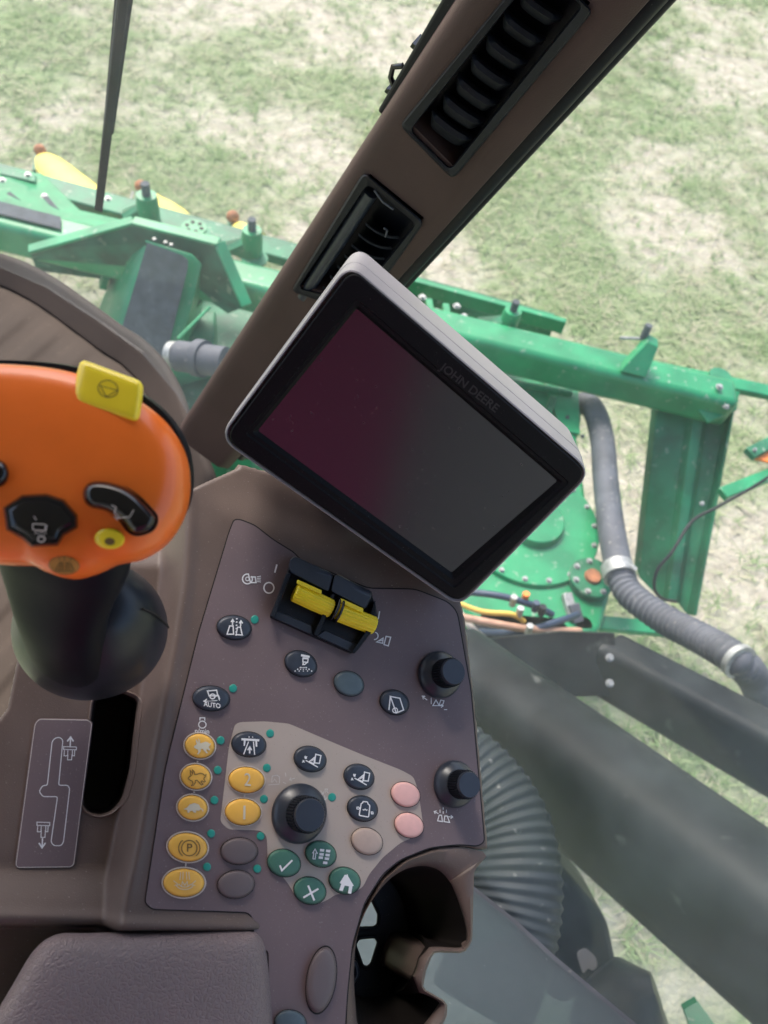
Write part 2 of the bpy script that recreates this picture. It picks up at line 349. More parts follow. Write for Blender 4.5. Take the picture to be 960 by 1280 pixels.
    o = bpy.data.objects.new('grass', me); sc.collection.objects.link(o); o.location=(0,0,.003)
    tag(o, 'patchy short grass and dry stubble over pale soil', 'grass', kind='stuff')
ground()

# ------------------------------------------------------------------ harvesting head outside
UP = np.array([0,0,1.])
def bolts(spec, name, parent, r=.011, h=.012, n=None, m=STEEL):   # each bolt its own part
    for p in spec:
        nn = UP if n is None else n
        b = MB(); b.add(*disc(np.array(p), nn, r*1.1, h*.2, 12)); b.add(*disc(np.array(p)+nn*h*.2, nn, r*.75, h*.7, 6)); b.build(name, m, parent, smooth=30)
def harvesting_head():
    L = W(400,360,0)
    t = empty('harvesting_head', L, 'green harvesting head lying across the grass below the cab windows', 'harvester head')
    # long square cross tube
    p, q = W(-140,250,1.22), W(912,505,1.22)
    mk('cross_beam', *beam(p,q,.155,.155), JDG, t, bevel=.03, seg=4)
    a = (q-p)/np.linalg.norm(q-p); fw = np.cross(UP,a)      # fw = forward
    # rear toe plate / forward rail
    p1, q1 = W(-140,182,1.12), W(690,408,1.12)
    mk('front_rail', *beam(p1,q1,.13,.05), JDG2, t, bevel=.008)
    mk('rail_flange', *beam(W(500,352,1.18),W(705,408,1.18),.03,.07), JDG, t, bevel=.004)
    # sloping deck at the left between rail and tube
    mk('deck_plate', *prism([W(-140,196,1.17),W(52,216,1.17),W(100,262,1.19),W(205,286,1.2),W(205,318,1.28),W(-140,240,1.28)], (0,0,-.02)), JDG, t, bevel=.006)
    mk('grip_strip', *prism([W(-60,236,1.312),W(76,271,1.312),W(76,286,1.312),W(-60,252,1.312)],(0,0,-.004)), GRIP, t)
    mk('grip_strip', *prism([W(8,242,1.295),W(12,239,1.295),W(26,250,1.295)],(0,0,-.003)), GRIP, t)
    mk('grip_strip', *prism([W(52,245,1.295),W(58,243,1.295),W(74,262,1.295),W(62,256,1.295)],(0,0,-.003)), GRIP, t)
    mk('clamp_plate', *prism([W(0,209,1.20),W(45,219,1.20),W(44,227,1.20),W(0,217,1.20)],(0,0,-.015)), JDG2, t, bevel=.003)
    bolts([W(3,226,1.285),W(56,246,1.285),W(35,219,1.2),W(135,249,1.2)], 'bolt', t, r=.014)
    # tube hood and gusset
    top = [W(36,312,1.30),W(166,276,1.42),W(274,303,1.42),W(308,382,1.26)]
    bot = [W(285,392,1.12),W(215,345,1.22),W(148,352,1.02),W(46,338,1.02)]
    face = top+bot
    mk('gusset', *prism(face, fw*.012-UP*.004), JDG3, t)
    v=[];
    rim = MB()
    for i in range(3): rim.add(*beam(top[i]+(-fw*.0),top[i+1],.05,.014,up=UP))
    rim.build('gusset_rim', JDG, t, bevel=.004)
    # folded arm that carries the grip pad
    def strip(row0, row1, name, m, th=.012, bevel=.004):
        n_ = len(row0); v = [*row0,*row1]; f = [(i,i+1,n_+i+1,n_+i) for i in range(n_-1)]
        return mk(name, v, f, m, t, smooth=25, solid=th, bevel=bevel)
    A0 = [W(150,318,1.16),W(168,306,1.34),W(182,300,1.38),W(240,318,1.38),W(252,330,1.36),W(262,345,1.18)]
    A1 = [W(78,500,.62),W(112,480,.80),W(130,476,.86),W(196,492,.86),W(212,496,.82),W(226,500,.62)]
    strip(A0, A1, 'support_arm', JDG)
    pad = rounded([W(184,303,1.387),W(236,322,1.387),W(234,346,1.37),W(192,492,.872),W(136,478,.872),W(152,420,1.02)], [.01,.06,.06,.01,.01,.01])
    pad = [W(184,303,1.39),W(228,319,1.39),W(235,325,1.388),W(235,334,1.37),W(196,492,.874),W(132,477,.874)]
    mk('grip_pad', *prism(pad, (0,0,-.004)), GRIP, t)
    mk('side_gusset', *prism([W(262,325,1.22),W(276,350,1.2),W(236,396,1.1),W(228,392,1.05)],(0,0,-.012)), JDG, t, bevel=.003)
    mk('arm_bracket', *beam(W(138,322,1.2),W(128,358,1.05),.05,.03), JDG, t, bevel=.004)
    bolts([W(193,299,1.4),W(207,303,1.4),W(214,306,1.4)],'bolt',t,r=.007,h=.006)
    # pivot posts
    for i,(x,y,zz,s) in enumerate([(187,262,1.30,1.),(315,303,1.30,.95),(633,398,1.30,.85)]):
        b = W(x,y+14,1.22); pb = MB(); pb.add(*tube([b-UP*.05,b+UP*.10*s,b+UP*.13*s],lambda u,s=s:.048*s*(1 if u<.9 else .9),20))
        o = pb.build('pivot_post', JDG, t, smooth=40)
        mk('post_pin', *tube([b+UP*.12*s,b+UP*.185*s],.019*s,12), GRIP, o)
        mk('post_wedge', *prism([b+a*-.02-fw*.03,b-a*.13+fw*.03,b-a*.13-fw*.0+UP*.0,b-a*.0+UP*.11*s], a*.02-fw*.03), JDG2, o, bevel=.003)
        mk('base_washer', *disc(b-UP*.0+a*.02-fw*.03,UP,.062*s,.006,20), JDG2, o)
    # stop block on the beam end and the thin rail that goes on to the right
    b = W(793,452,1.31)
    mk('stop_block', *prism([b-a*.06-fw*.03,b+a*.05-fw*.03,b+a*.06+fw*.05+UP*.10,b+a*.01+fw*.06+UP*.11], -fw*.05), JDG, t, bevel=.004)
    mk('post_pin', *tube([b+UP*.09+fw*.05,b+UP*.15+fw*.06],.016,10), GRIP, t)
    mk('stop_pin', *tube([b+UP*.07-a*.09+fw*.04,b+UP*.09+a*.02+fw*.05],.007,8), STEEL, t)
    bolts([W(807,462,1.312),W(899,484,1.312),W(907,508,1.27)],'bolt',t,r=.015)
    mk('end_rail', *beam(W(800,457,1.24),W(1010,501,1.24),.07,.03), JDG, t, bevel=.004)
    mk('rail_lug', *disc(W(898,474,1.25),UP,.05,.02,24), JDG2, t)
    # folded vertical channel at the right
    B0 = [W(819,486,1.12),W(826,482,1.16),W(862,492,1.16),W(872,494,1.20),W(880,496,1.20),W(886,498,1.16),W(912,500,1.16),W(922,494,1.24)]
    B1 = [W(795,705,.60),W(800,722,.60),W(830,752,.60),W(836,752,.64),W(843,752,.64),W(848,755,.60),W(860,768,.60),W(871,770,.68)]
    strip(B0, B1, 'folded_channel', JDG2, th=.01)
    mk('corner_plate', *prism([W(862,497,1.24),W(925,488,1.27),W(921,512,1.24),W(885,528,1.2)],(0,0,-.012)), JDG, t, bevel=.003)
    # back parts near the display
    bk = MB()
    for x0,y0 in ((535,378),(556,384)): bk.add(*beam(W(x0,y0,1.2),W(x0+6,y0+36,1.2),.03,.05))
    bk.build('bracket', JDG, t, bevel=.004)
    bolts([W(528,372,1.25),W(546,390,1.25),W(571,383,1.2),W(580,396,1.2)],'bolt',t,r=.016)
    # adjusting plate behind the beam with lightening holes
    pl = MB(); c = W(243,287,1.2); pl.add(*disc(c,UP,.055,.015,28)); o = pl.build('sector_plate', JDG, t)
    for k in range(6): mk('hole_plug', *disc(c+UP*.016+.033*(a*math.cos(k*1.05)+fw*math.sin(k*1.05)),UP,.009,.002,12), DARK, o)
    # snouts (pickup dividers)
    def snout(pts, z, zt, tip):
        loops = []; path = [W(x,y,z+(zt-z)*k) for k,(x,y,r) in zip(np.linspace(0,1,len(pts)),pts)]
        path = cat(path,5); rr = [p[2] for p in pts]; rad = lambda u: np.interp(u, np.linspace(0,1,len(rr)), rr)
        o = mk('snout', *tube(path, rad, 18, squash=.6), JDY, t, smooth=50)
        mk('snout_tip', *sphere(W(*tip,zt+.05), .035, 12, 8), RUST, o)
        mk('tip_bracket', *beam(W(tip[0]-2,tip[1]+3,zt),W(tip[0]-6,tip[1]+26,zt),.03,.02), JDG2, o)
    snout([(150,296,.12),(118,262,.125),(86,232,.11),(64,208,.085),(54,196,.04)],1.05,.62,(50,188))
    snout([(235,296,.09),(215,270,.08),(195,252,.05),(182,240,.03)],1.0,.7,(176,233))
    snout([(318,300,.07),(305,288,.05),(297,281,.03)],.95,.8,(291,271))
    # clear shield beside the second snout
    mk('steel_rod', *tube([W(158,272,1.2),W(166,240,.9)],.006,8), STEEL, t)
    # lower casing between the two windows' view
    mk('lower_casing', *prism([W(210,372,.75),W(330,372,.75),W(330,560,.75),W(180,560,.75)],(0,0,-.3)), JDG2, t, bevel=.02)  # duller green here carries the shadow on these inner parts
    mk('inner_casing', *prism([W(196,470,1.0),W(232,390,1.0),W(270,388,1.0),W(268,430,1.0),W(215,445,1.0)],(0,0,-.2)), JDG2, t, bevel=.01)
    ax = [D(213,443,2.45),D(290,455,2.4),D(330,462,2.38)]
    o = mk('cylinder_barrel', *tube([D(222,445,2.44),D(282,453,2.4)],lambda u:.048,22), HOSE, t, smooth=40)
    mk('cylinder_collar', *tube([D(246,447,2.43),D(256,449,2.42)],.058,22), HOSE, o)
    mk('cylinder_cap', *tube([D(214,443,2.45),D(222,444,2.44)],.042,22), STEEL, o)
    mk('cylinder_rod', *tube(ax[1:],.02,14), STEEL, o)
    mk('support_link', *tube([D(222,424,2.6),D(262,384,2.75)],.006,8), JDG, t)
    # gear case
    gz = 1.05
    gp = [(540,420),(630,440),(700,466),(722,486),(728,522),(722,548),(730,600),(738,660),(746,700),(764,742),(752,786),(742,792),(608,788),(520,720)]
    g = mk('gear_case', *prism([W(x,y,gz) for x,y in gp],(0,0,-.35)), JDG, t, bevel=.02, seg=3)
    mk('case_rib', *beam(W(672,560,gz+.015),W(690,500,gz+.015),.03,.05), JDG2, g, bevel=.005)
    mk('case_rib', *beam(W(590,470,gz+.015),W(715,492,gz+.015),.02,.03), JDG, g, bevel=.005)
    cc = W(660,655,gz); mk('round_cover', *disc(cc,UP,.285,.018,48,.28), JDG, g, bevel=.003)
    bolts([cc+UP*.018+.262*(a*math.cos(k)+fw*math.sin(k)) for k in np.linspace(-1.9,.9,9)],'bolt',g,r=.01)
    mk('inner_hub', *disc(cc+a*.02,UP,.12,.05,36,.11), JDG, g, bevel=.004)
    mk('access_plate', *prism([W(676,470,gz+.0),W(722,488,gz),W(724,545,gz),W(700,540,gz)],(0,0,.014)), JDG, g, bevel=.004)
    bolts([W(709,522,gz+.014),W(600,484,gz),W(728,546,gz+.0)],'bolt',g,r=.009, m=GRIP)
    fc = W(740,722,gz+.03); o = mk('output_flange', *disc(fc-UP*.05,UP,.085,.055,36,.085), JDG2, g, bevel=.004)
    mk('flange_boss', *disc(fc+UP*.006,UP,.032,.012,20,.028), RUST, o)
    bolts([fc+UP*.005+.068*(a*math.cos(k)+fw*math.sin(k)) for k in np.linspace(0,6.283,8)[:-1]],'bolt',o,r=.011)
    bolts([W(735,686,gz+.0),W(722,705,gz),W(719,735,gz)],'bolt',g,r=.014)
    mk('clip_bracket', *beam(W(708,742,gz+.02),W(716,776,gz+.0),.035,.03), STEEL, g, bevel=.003)
    mk('clip_bracket', *beam(W(716,755,gz+.03),W(722,778,gz+.0),.04,.03), HOSE, g, bevel=.003)
    mk('tie_bar', *beam(W(722,777,1.0),W(848,788,1.0),.055,.03), JDG, t, bevel=.004)
    mk('tie_lug', *disc(W(728,783,1.03),UP,.03,.02,20), JDG2, t)
    mk('rear_plate', *prism([W(520,735,.95),W(612,740,.95),W(735,795,.95),W(762,802,.9),W(768,868,.6),W(700,862,.6),W(520,800,.8)],(0,0,-.03)), JDG2, t, bevel=.004)
    return a, fw
AX, FW = harvesting_head()
# warning arm at the right edge
def warning_arm():
    t = empty('warning_marker', W(950,600,0), 'orange warning marker on thin green arms at right edge', 'warning marker')
    mk('marker_arm', *beam(W(936,568,1.3),W(1010,530,1.3),.05,.03), JDG2, t, bevel=.004)
    mk('marker_arm', *beam(W(902,618,1.25),W(1010,575,1.25),.05,.03), JDG, t, bevel=.004)
    mk('marker_plate', *prism([W(938,571,1.29),W(1000,545,1.29),W(1000,590,1.29),W(960,577,1.29)],(0,0,-.01)), HRED, t)
    bolts([W(943,563,1.32),W(877,630,1.26)],'bolt',t,r=.008)
warning_arm()
def tubed(name, px, rad, m, label=None, cat_=None, parent=None, n=10, seg=12, **k):
    path = cat([W(*p) if len(p)==3 else p for p in px], n)
    o = mk(name, *tube(path, rad, seg), m, parent, smooth=50, **k)
    if label: tag(o, label, cat_)
    return o
tubed('cable', [(1010,560,1.4),(955,600,1.4),(900,632,1.35),(865,652,1.3),(840,690,1.25),(822,712,1.2),(818,735,1.15),(828,748,1.1),(845,752,1.05)], .006, BLACK, 'thin black cable looping over the folded green channel', 'cable')
# suction hose
def suction_hose():
    t = empty('suction_hose', W(770,700,0), 'thick grey rubber hose curving beside the green gear case', 'hose')
    path = cat([W(*p) for p in [(700,522,.85),(722,506,.95),(740,510,1.02),(752,545,1.06),(757,600,1.1),(764,660,1.15),(774,716,1.2)]],10)
    mk('smooth_section', *tube(path, .051, 20), HOSE, t, smooth=60)
    o = mk('clamp', *tube([W(771,708,1.2),W(775,722,1.21)], .058, 24), STEEL, t, smooth=40)
    mk('clamp_screw', *tube([W(788,707,1.26),W(795,713,1.26)],.01,8), STEEL, o)
    p2 = resample(cat([W(*p) for p in [(774,715,1.2),(787,742,1.22),(830,774,1.3),(880,800,1.42),(922,826,1.52),(946,856,1.3),(966,915,.9)]],16),520)
    mk('ribbed_section', *tube(p2, lambda u:.048+.0032*math.sin(u*2*math.pi*58), 20), HOSE, t, smooth=60)
    mk('end_clamp', *tube([W(920,824,1.53),W(926,829,1.54)],.054,20), STEEL, t, smooth=40)
suction_hose()
# service lines
def lines():
    t = empty('hydraulic_lines', W(650,790,0), 'bundle of yellow, tan and dark hoses crossing under the gear case', 'hoses')
    tubed('hose_line', [(560,748,1.25),(600,764,1.25),(640,768,1.25),(655,777,1.22)], .009, HYEL, parent=t)
    tubed('hose_line', [(560,768,1.25),(610,778,1.25),(660,786,1.22),(725,789,1.15)], .013, HORG, parent=t)
    tubed('hose_line', [(560,738,1.2),(620,744,1.25),(665,756,1.25),(690,768,1.2)], .012, HBLU, parent=t)
    tubed('hose_line', [(600,790,1.1),(650,790,1.2),(700,776,1.2),(722,768,1.1)], .012, HBLU, parent=t)
    tubed('hose_line', [(570,760,1.2),(590,785,1.2),(610,802,1.1)], .011, RINGW, parent=t)
    tubed('hose_line', [(692,800,1.2),(696,815,1.2),(692,830,1.1)], .010, HOSE, parent=t)
    for x,y,c in ((648,770,STEEL),(640,756,STEEL),(668,763,HBLU),(676,768,BLACK),(655,752,HRED),(684,803,STEEL),(660,792,STEEL)):
        mk('fitting', *tube([W(x,y,1.24),W(x+3,y-10,1.28)],.012,8), c, t)
    mk('valve_block', *prism([W(590,790,1.05),W(640,800,1.05),W(720,790,1.05),W(700,770,1.05),W(600,762,1.05)],(0,0,-.12)), BEAMK, t, bevel=.01)
lines()
# dark beams under the cab
def rbox(p, q, w0, h0, w1, h1, up, rr=.35, n=6):
    d,s,u = frame(q-p, up); loops = []
    for e,(a,b) in ((p,(w0,h0)),(q,(w1,h1))):
        o = rounded([(-a/2,-b/2),(a/2,-b/2),(a/2,b/2),(-a/2,b/2)], rr*min(a,b), n); loops.append([e+s*c[0]+u*c[1] for c in o])
    k = np.linspace(0,1,12); A = np.array(loops[0]); B = np.array(loops[1])
    return loft([list(A*(1-x)+B*x) for x in k])
def beams():
    up = camvec((.3,.6,.74))
    p, q = D(565,850,2.2), D(1010,1200,1.40)
    o = empty('chassis_beam', W(780,1040,0), 'wide dusty black beam sloping past the lower right of the console', 'beam')
    q = p+(q-p)*1.45
    mk('beam_body', *rbox(p,q,.235,.31,.235,.31,up,.46), BEAMK, o, smooth=50)
    sc_ = MB()
    o2 = empty('chassis_beam', W(860,880,0), 'shorter black beam with bolts directly under the ribbed hose', 'beam')
    p, q = D(762,832,2.42), D(1010,968,1.95)
    q = p+(q-p)*1.6
    mk('beam_body', *rbox(p,q,.13,.19,.13,.19,up,.28), BEAMK, o2, smooth=50)
    mk('end_plate', *prism([D(700,790,2.45),D(768,792,2.35),D(772,870,2.35),D(640,872,2.5),D(600,800,2.5)], camvec((0,0,-.02))), BEAMK, o2)
    bolts([D(762,822,2.27),D(762,854,2.27)],'bolt',o2,r=.011,n=camvec((0,0.3,1)))
beams()
def duct():
    t = empty('air_duct', W(640,1080,0), 'wide ribbed black duct bending down beside the cup holder', 'duct')
    path = resample(cat([D(*p) for p in [(500,925,1.75),(570,960,1.72),(622,1020,1.66),(640,1090,1.6),(632,1170,1.55),(600,1260,1.5)]],12),300)
    mk('ribbed_tube', *tube(path, lambda u:.100+.0026*math.sin(u*2*math.pi*34), 28), DUCT, t, smooth=60)
duct()
def tank():
    t = empty('dark_tank', W(730,1160,0), 'dark grey rounded tank between ribbed duct and black beam', 'tank')
    v,f = prism([D(x,y,2.0) for x,y in rounded([(660,1060),(705,1085),(760,1150),(775,1225),(700,1260),(640,1200)],18)], camvec((0,0,-.25)))
    mk('tank_body', v, f, BEAMK, t, bevel=.02)
    mk('scuff_patch', *prism([D(x,y,1.994) for x,y in cat([(722,1192),(731,1186),(738,1190),(745,1198),(746,1208),(741,1213),(735,1211),(729,1216),(725,1206)],3,True)], camvec((0,0,-.003))), TAN, t)
    c = empty('round_canister', W(810,1250,0), 'black round canister at the bottom right of the frame', 'canister')
    mk('canister_body', *tube([D(772,1290,1.9),D(778,1275,1.87),D(800,1250,1.85),D(822,1246,1.84)], lambda u:.115*math.sqrt(max(.05,1-(u*1.0)**3*.8)), 26), BLACK, c, smooth=60)
    mk('mount_plate', *prism([D(855,1262,1.8),D(872,1252,1.8),D(900,1290,1.75),D(865,1290,1.75)], camvec((0,0,-.02))), JDG, c)
tank()

# ------------------------------------------------------------------ cab: pillar, glass, floor, roof
PT, PB = D(684,0,.60), D(286,520,1.30)
pdir = (PB-PT)/np.linalg.norm(PB-PT)
mid = (PT+PB)/2; tn = (CAM-mid); tn -= pdir*(tn@pdir); tn /= np.linalg.norm(tn)
ps = np.cross(tn, pdir); ps /= np.linalg.norm(ps)
if ps @ camvec((1,0,0)) < 0: ps = -ps
PP = Plane(PT, tn)
def pillar():
    t = empty('windshield_pillar', PB, 'brown windshield pillar with two black air vents rising behind the display', 'pillar')
    hw = .058
    prof = [(-hw,-.06),(-hw-.002,-.03),(-hw+.001,-.014),(-hw+.006,-.005),(-hw+.014,-.001),(-hw+.024,0),(hw-.022,0),(hw-.018,-.0004),(hw-.015,-.0015),(hw,-.010),(hw+.001,-.016),(hw-.001,-.06)]
    loops = []
    for k in np.linspace(-.75,1.22,40):
        e = PT+(PB-PT)*k; loops.append([e+ps*a+tn*b for a,b in prof])
    cover = mk('pillar_cover', *loft(loops), PILLAR, t, smooth=60)
    for hole in ([(508,161),(564,217),(733,11),(673,-46)],[(457,224),(525,279),(445,386),(369,362)]):
        c_ = mk('cutter', *prism([PP(*p,.01) for p in hole], -tn*.045), PILLAR, smooth=0)
        md = cover.modifiers.new('cut','BOOLEAN'); md.object = c_; md.operation='DIFFERENCE'; md.solver='EXACT'
        dg = bpy.context.evaluated_depsgraph_get(); nm_ = bpy.data.meshes.new_from_object(cover.evaluated_get(dg))
        cover.modifiers.clear(); cover.data = nm_; bpy.data.objects.remove(c_)
    # black door seal at the right
    sl = MB(); 
    for off,dp,r in ((.063,-.048,.010),(.071,-.054,.007)):
        sl.add(*tube([PT+(PB-PT)*k+ps*off+tn*dp for k in (-.75,0,.5,1.22)], r, 14))
    sl.build('door_seal', BLACK, t, smooth=60)
    mk('seal_channel', *beam(PT+(PB-PT)*-.75+ps*.060-tn*.066, PT+(PB-PT)*1.22+ps*.060-tn*.066, .024,.016,up=tn), BLACK, t, bevel=.003)
    # cable strip on the left edge, only upper part
    pa = PT+(PB-PT)*-.3-ps*.073-tn*.045; pb = PP(487,137,-.045)
    s = mk('cable_strip', *beam(pa, pb, .016,.03,up=tn), BLACK, t, bevel=.003)
    for k in np.linspace(0,.95,9)[1:]: mk('strip_clip', *beam(pa+(pb-pa)*k-ps*.009, pa+(pb-pa)*(k+.01)-ps*.009,.006,.018,up=tn), GLOSS, s)
    c = PP(500,98,-.04); mk('strip_knob', *tube([c+pdir*.012, c-ps*.008+pdir*.006, c-ps*.011-pdir*.004, c-ps*.004-pdir*.012],.0028,10), GLOSS, s, smooth=60)
    # vent helper in pixel outline on pillar face
    def vent(outline, inner, label):
        fr = MB(); o1 = rounded(outline, 9); o2 = rounded(inner, 8); n_ = len(o1)
        loops = [[PP(*p,-.002) for p in inset(o1,-1)],[PP(*p,.0035) for p in o1],[PP(*p,.005) for p in inset(o1,2)],[PP(*p,.004) for p in inset(o2,-1)],[PP(*p,.001) for p in o2]]
        deep = [PP(*p,0)-tn*.030 for p in o2]; loops.append(deep)
        v,f = loft(loops, False, True); o = mk('air_vent', v, f, BLACK, t, smooth=40); o['label'] = label; return o
    v1 = vent([(500,157),(566,224),(741,14),(672,-52)],[(513,163),(563,212),(728,8),(674,-40)],'large open air vent with curved blades')
    blades = [(560,161),(575,140),(592,117),(610,92),(629,66),(650,38),(672,10)]
    for i,(x,y) in enumerate(blades):
        a = np.array([x-25,y-15.]); b = np.array([x+25,y+21.]); v=[]; n_=14; rows=[]
        for k in range(n_+1):
            u = k/n_; p_ = a*(1-u)+b*u; p_ = p_+np.array([-3.,5.])*4*u*(1-u)*.5-np.array([-5.,8.])
            e = min(1,4*u*(1-u)*1.8)
            A_=np.array; rows.append([PP(*(p_+A_([3.,-5.])),-.012),PP(*p_,-.002), PP(*(p_+A_([-4.,6.])*e),.0005), PP(*(p_+A_([-8.,12.])*e),-.0025), PP(*(p_+A_([-9.,14.])*e),-.008), PP(*(p_+A_([-3.,5.])),-.022), PP(*(p_+A_([3.,-4.])),-.022)])
        mk('louver', *loft(rows), BLACK, v1, smooth=50)
    mk('vent_liner', *tube([PP(512,163,-.004),PP(522,180,-.003),PP(540,196,-.003),PP(556,202,-.004)],.0022,10), SATIN, v1, smooth=60)
    v2 = vent([(455,215),(530,278),(448,392),(364,364)],[(460,230),(520,280),(442,378),(373,360)],'smaller air vent with its roller half closed')
    ra, rb = PP(464,240,-.006), PP(379,370,-.006)
    mk('damper_roller', *tube([ra,rb],.0080,20), SATIN, v2, smooth=50)
    mk('worn_edge', *tube([PP(468,238,.004),PP(478,252,.003),PP(492,262,.002)],lambda u:.0012,8), HOSE, v2, smooth=60)
    for i in range(8):
        u = i/7.; c = np.array([487-u*62, 288+u*92.]); a_ = c+np.array([-30,-9.]); b_ = c+np.array([11,8.])
        rows = []
        for k in range(9):
            q = k/8; p_ = a_*(1-q)+b_*q+np.array([0,5.])*4*q*(1-q)
            rows.append([PP(*p_,-.004),PP(*(p_+np.array([0,2.5])),-.006),PP(*(p_+np.array([1,1.])),-.022),PP(*(p_+np.array([0,-1.])),-.022)])
        mk('louver', *loft(rows), SATIN, v2, smooth=50)
    mk('vent_tab', *tube([PP(482,296,.003),PP(484,288,.004),PP(480,285,.003)],.0012,8), HOSE, v2, smooth=50)
pillar()
def quadglass(name, pts, m, label):
    c0 = np.mean(pts,0); n = np.cross(pts[1]-pts[0],pts[2]-pts[0]); n/=np.linalg.norm(n)
    o = mk(name, *prism(pts, n*.005), m, smooth=0); tag(o, label, 'window'); return o
gA, gB = PT+(PB-PT)*-.72-tn*.075, PT+(PB-PT)*1.2-tn*.075
# windscreen to the left of the pillar
n1 = np.cross(gB-gA, D(0,300,1.62)-gA); WG = Plane(gA, n1)
pts = [gA-ps*.055, WG(-160,-560), WG(-160,300), WG(0,322),WG(60,350),WG(125,392),WG(180,432),WG(222,480),WG(240,530), gB-ps*.055]
quadglass('windscreen', [WG(680,-300), WG(-160,-500), WG(-160,290), WG(0,332),WG(60,358),WG(125,400),WG(180,440),WG(222,490),WG(262,560)], GLASSW, 'slightly hazy, dusty windscreen left of the pillar behind the wiper')
n2 = np.cross(gB-gA, D(960,1280,1.05)-gA); SG = Plane(gA, n2)
quadglass('side_window', [gA+ps*.062+(gB-gA)*.0, gB+ps*.062, SG(420,1500), SG(1120,1500), SG(1250,300), SG(1250,-300)], GLASSS, 'hazy, dusty side window right of the pillar and display')
def wiper():
    t = empty('windscreen_wiper', WG(130,250,0), 'black wiper blade hanging across the windscreen at upper left', 'wiper')
    s = -1 if (WG.n@(CAM-gA))>0 else 1
    h = .02*s
    def P_(x,y,k=0): return WG(x,y,h+k*s)
    mk('wiper_arm', *loft([[P_(150,-80),P_(178,-80),P_(178,-80,.014),P_(150,-80,.014)],[P_(128,168),P_(142,168),P_(142,168,.01),P_(128,168,.01)]]), WIPB, t, bevel=.001)
    mk('wiper_blade', *loft([[P_(158,-80,-.006),P_(171,-80,-.006),P_(171,-80,-.02),P_(158,-80,-.02)],[P_(118,262,-.006),P_(128,266,-.006),P_(128,266,-.014),P_(118,262,-.014)]]), WIPB, t, bevel=.001)
    mk('squeegee', *loft([[P_(153,-80,-.004),P_(155,-80,-.004),P_(155,-80,-.01),P_(153,-80,-.01)],[P_(118,262,-.004),P_(120,262,-.004),P_(120,262,-.01),P_(118,262,-.01)]]), SATIN, t)
wiper()
# lower glass panel seen through and beside the cup holder
def lower_panel():
    pl = Plane(D(600,1200,.98), camvec((-.3,.2,.9)))
    poly = [(330,1010),(520,1062),(590,1112),(640,1152),(690,1198),(812,1300),(900,1380),(300,1400)]
    o = mk('lower_glass_panel', *prism([pl(*p) for p in poly], -pl.n*.006), GLASSL, smooth=0)
    tag(o, 'greyish clouded glass panel below the cup holder at the bottom', 'window')
    v,f = loft([[pl(x,y,.0),pl(x+4,y-3,.0),pl(x+4,y-3,-.012),pl(x,y,-.012)] for x,y in [(520,1062),(590,1112),(640,1152),(690,1198),(812,1300),(900,1380)]])
    mk('glass_edge', v, f, HOSE, o, smooth=0)
lower_panel()
# cab floor
def floor():
    z0 = 2.22
    edge = cat([(-120,290),(0,318),(60,344),(120,385),(150,407),(178,425),(205,452),(225,487),(238,522),(262,580),(290,660)],8)
    inner = [(x-18-i*.02,y+26+i*.0) for i,(x,y) in enumerate(edge)]
    rows = []
    E = [W(x,y,z0+.03) for x,y in edge]; n_ = len(E)
    dirn = []
    for i in range(n_):
        d = E[min(i+1,n_-1)]-E[max(i-1,0)]; d/=np.linalg.norm(d); nn = np.cross(UP,d); nn/=np.linalg.norm(nn)
        dirn.append(nn if nn@(W(0,600,z0)-E[i])>0 else -nn)
    for k,(off,h) in enumerate([(-.004,-.06),(-.004,.0),(0,.004),(.006,.006),(.016,.003),(.032,-.010),(.05,-.022),(.06,-.03)]):
        rows.append([E[i]+dirn[i]*off+UP*h for i in range(n_)])
    o = mk('cab_floor', *loft(rows,False,False,closed=False), LIP, smooth=60); tag(o, kind='structure')
    # ribbed mat
    g = MB(); c0 = W(0,460,z0)
    st=4.; xs=np.arange(-80,330,st); ys=np.arange(300,960,st); vv=[]; ff=[]
    A_,B_ = W(-60,450,z0),W(58,352,z0); dr_=(B_-A_)[:2]; dr_/=np.linalg.norm(dr_); pp=np.array([-dr_[1],dr_[0]])
    ep = [np.array(p,float) for p in edge]+[np.array(p,float) for p in [(330,960),(-120,960)]]
    XX,YY=np.meshgrid(xs,ys); dd,_,_=seg_dist(XX,YY,ep); kk=inside(XX,YY,ep)&(dd>6)
    for y in range(len(ys)):
        for x in range(len(xs)):
            p = W(xs[x],ys[y],z0); t_=(p[:2]@pp)/.085; fr_=t_-math.floor(t_); hgt=.005*float(SS(26,80,dd[y,x]))*(min(1,max(0,(fr_-.1)/.06))-min(1,max(0,(fr_-.62)/.06)))
            q_=(p[:2]@dr_); vv.append(p+UP*(-.006+hgt))
    nx_=len(xs)
    for y in range(len(ys)-1):
        for x in range(nx_-1):
            if kk[y,x] and kk[y+1,x] and kk[y,x+1] and kk[y+1,x+1]: ff.append((y*nx_+x,y*nx_+x+1,(y+1)*nx_+x+1,(y+1)*nx_+x))
    mk('floor_mat', vv, ff, MATBRN, o, smooth=60)
floor()
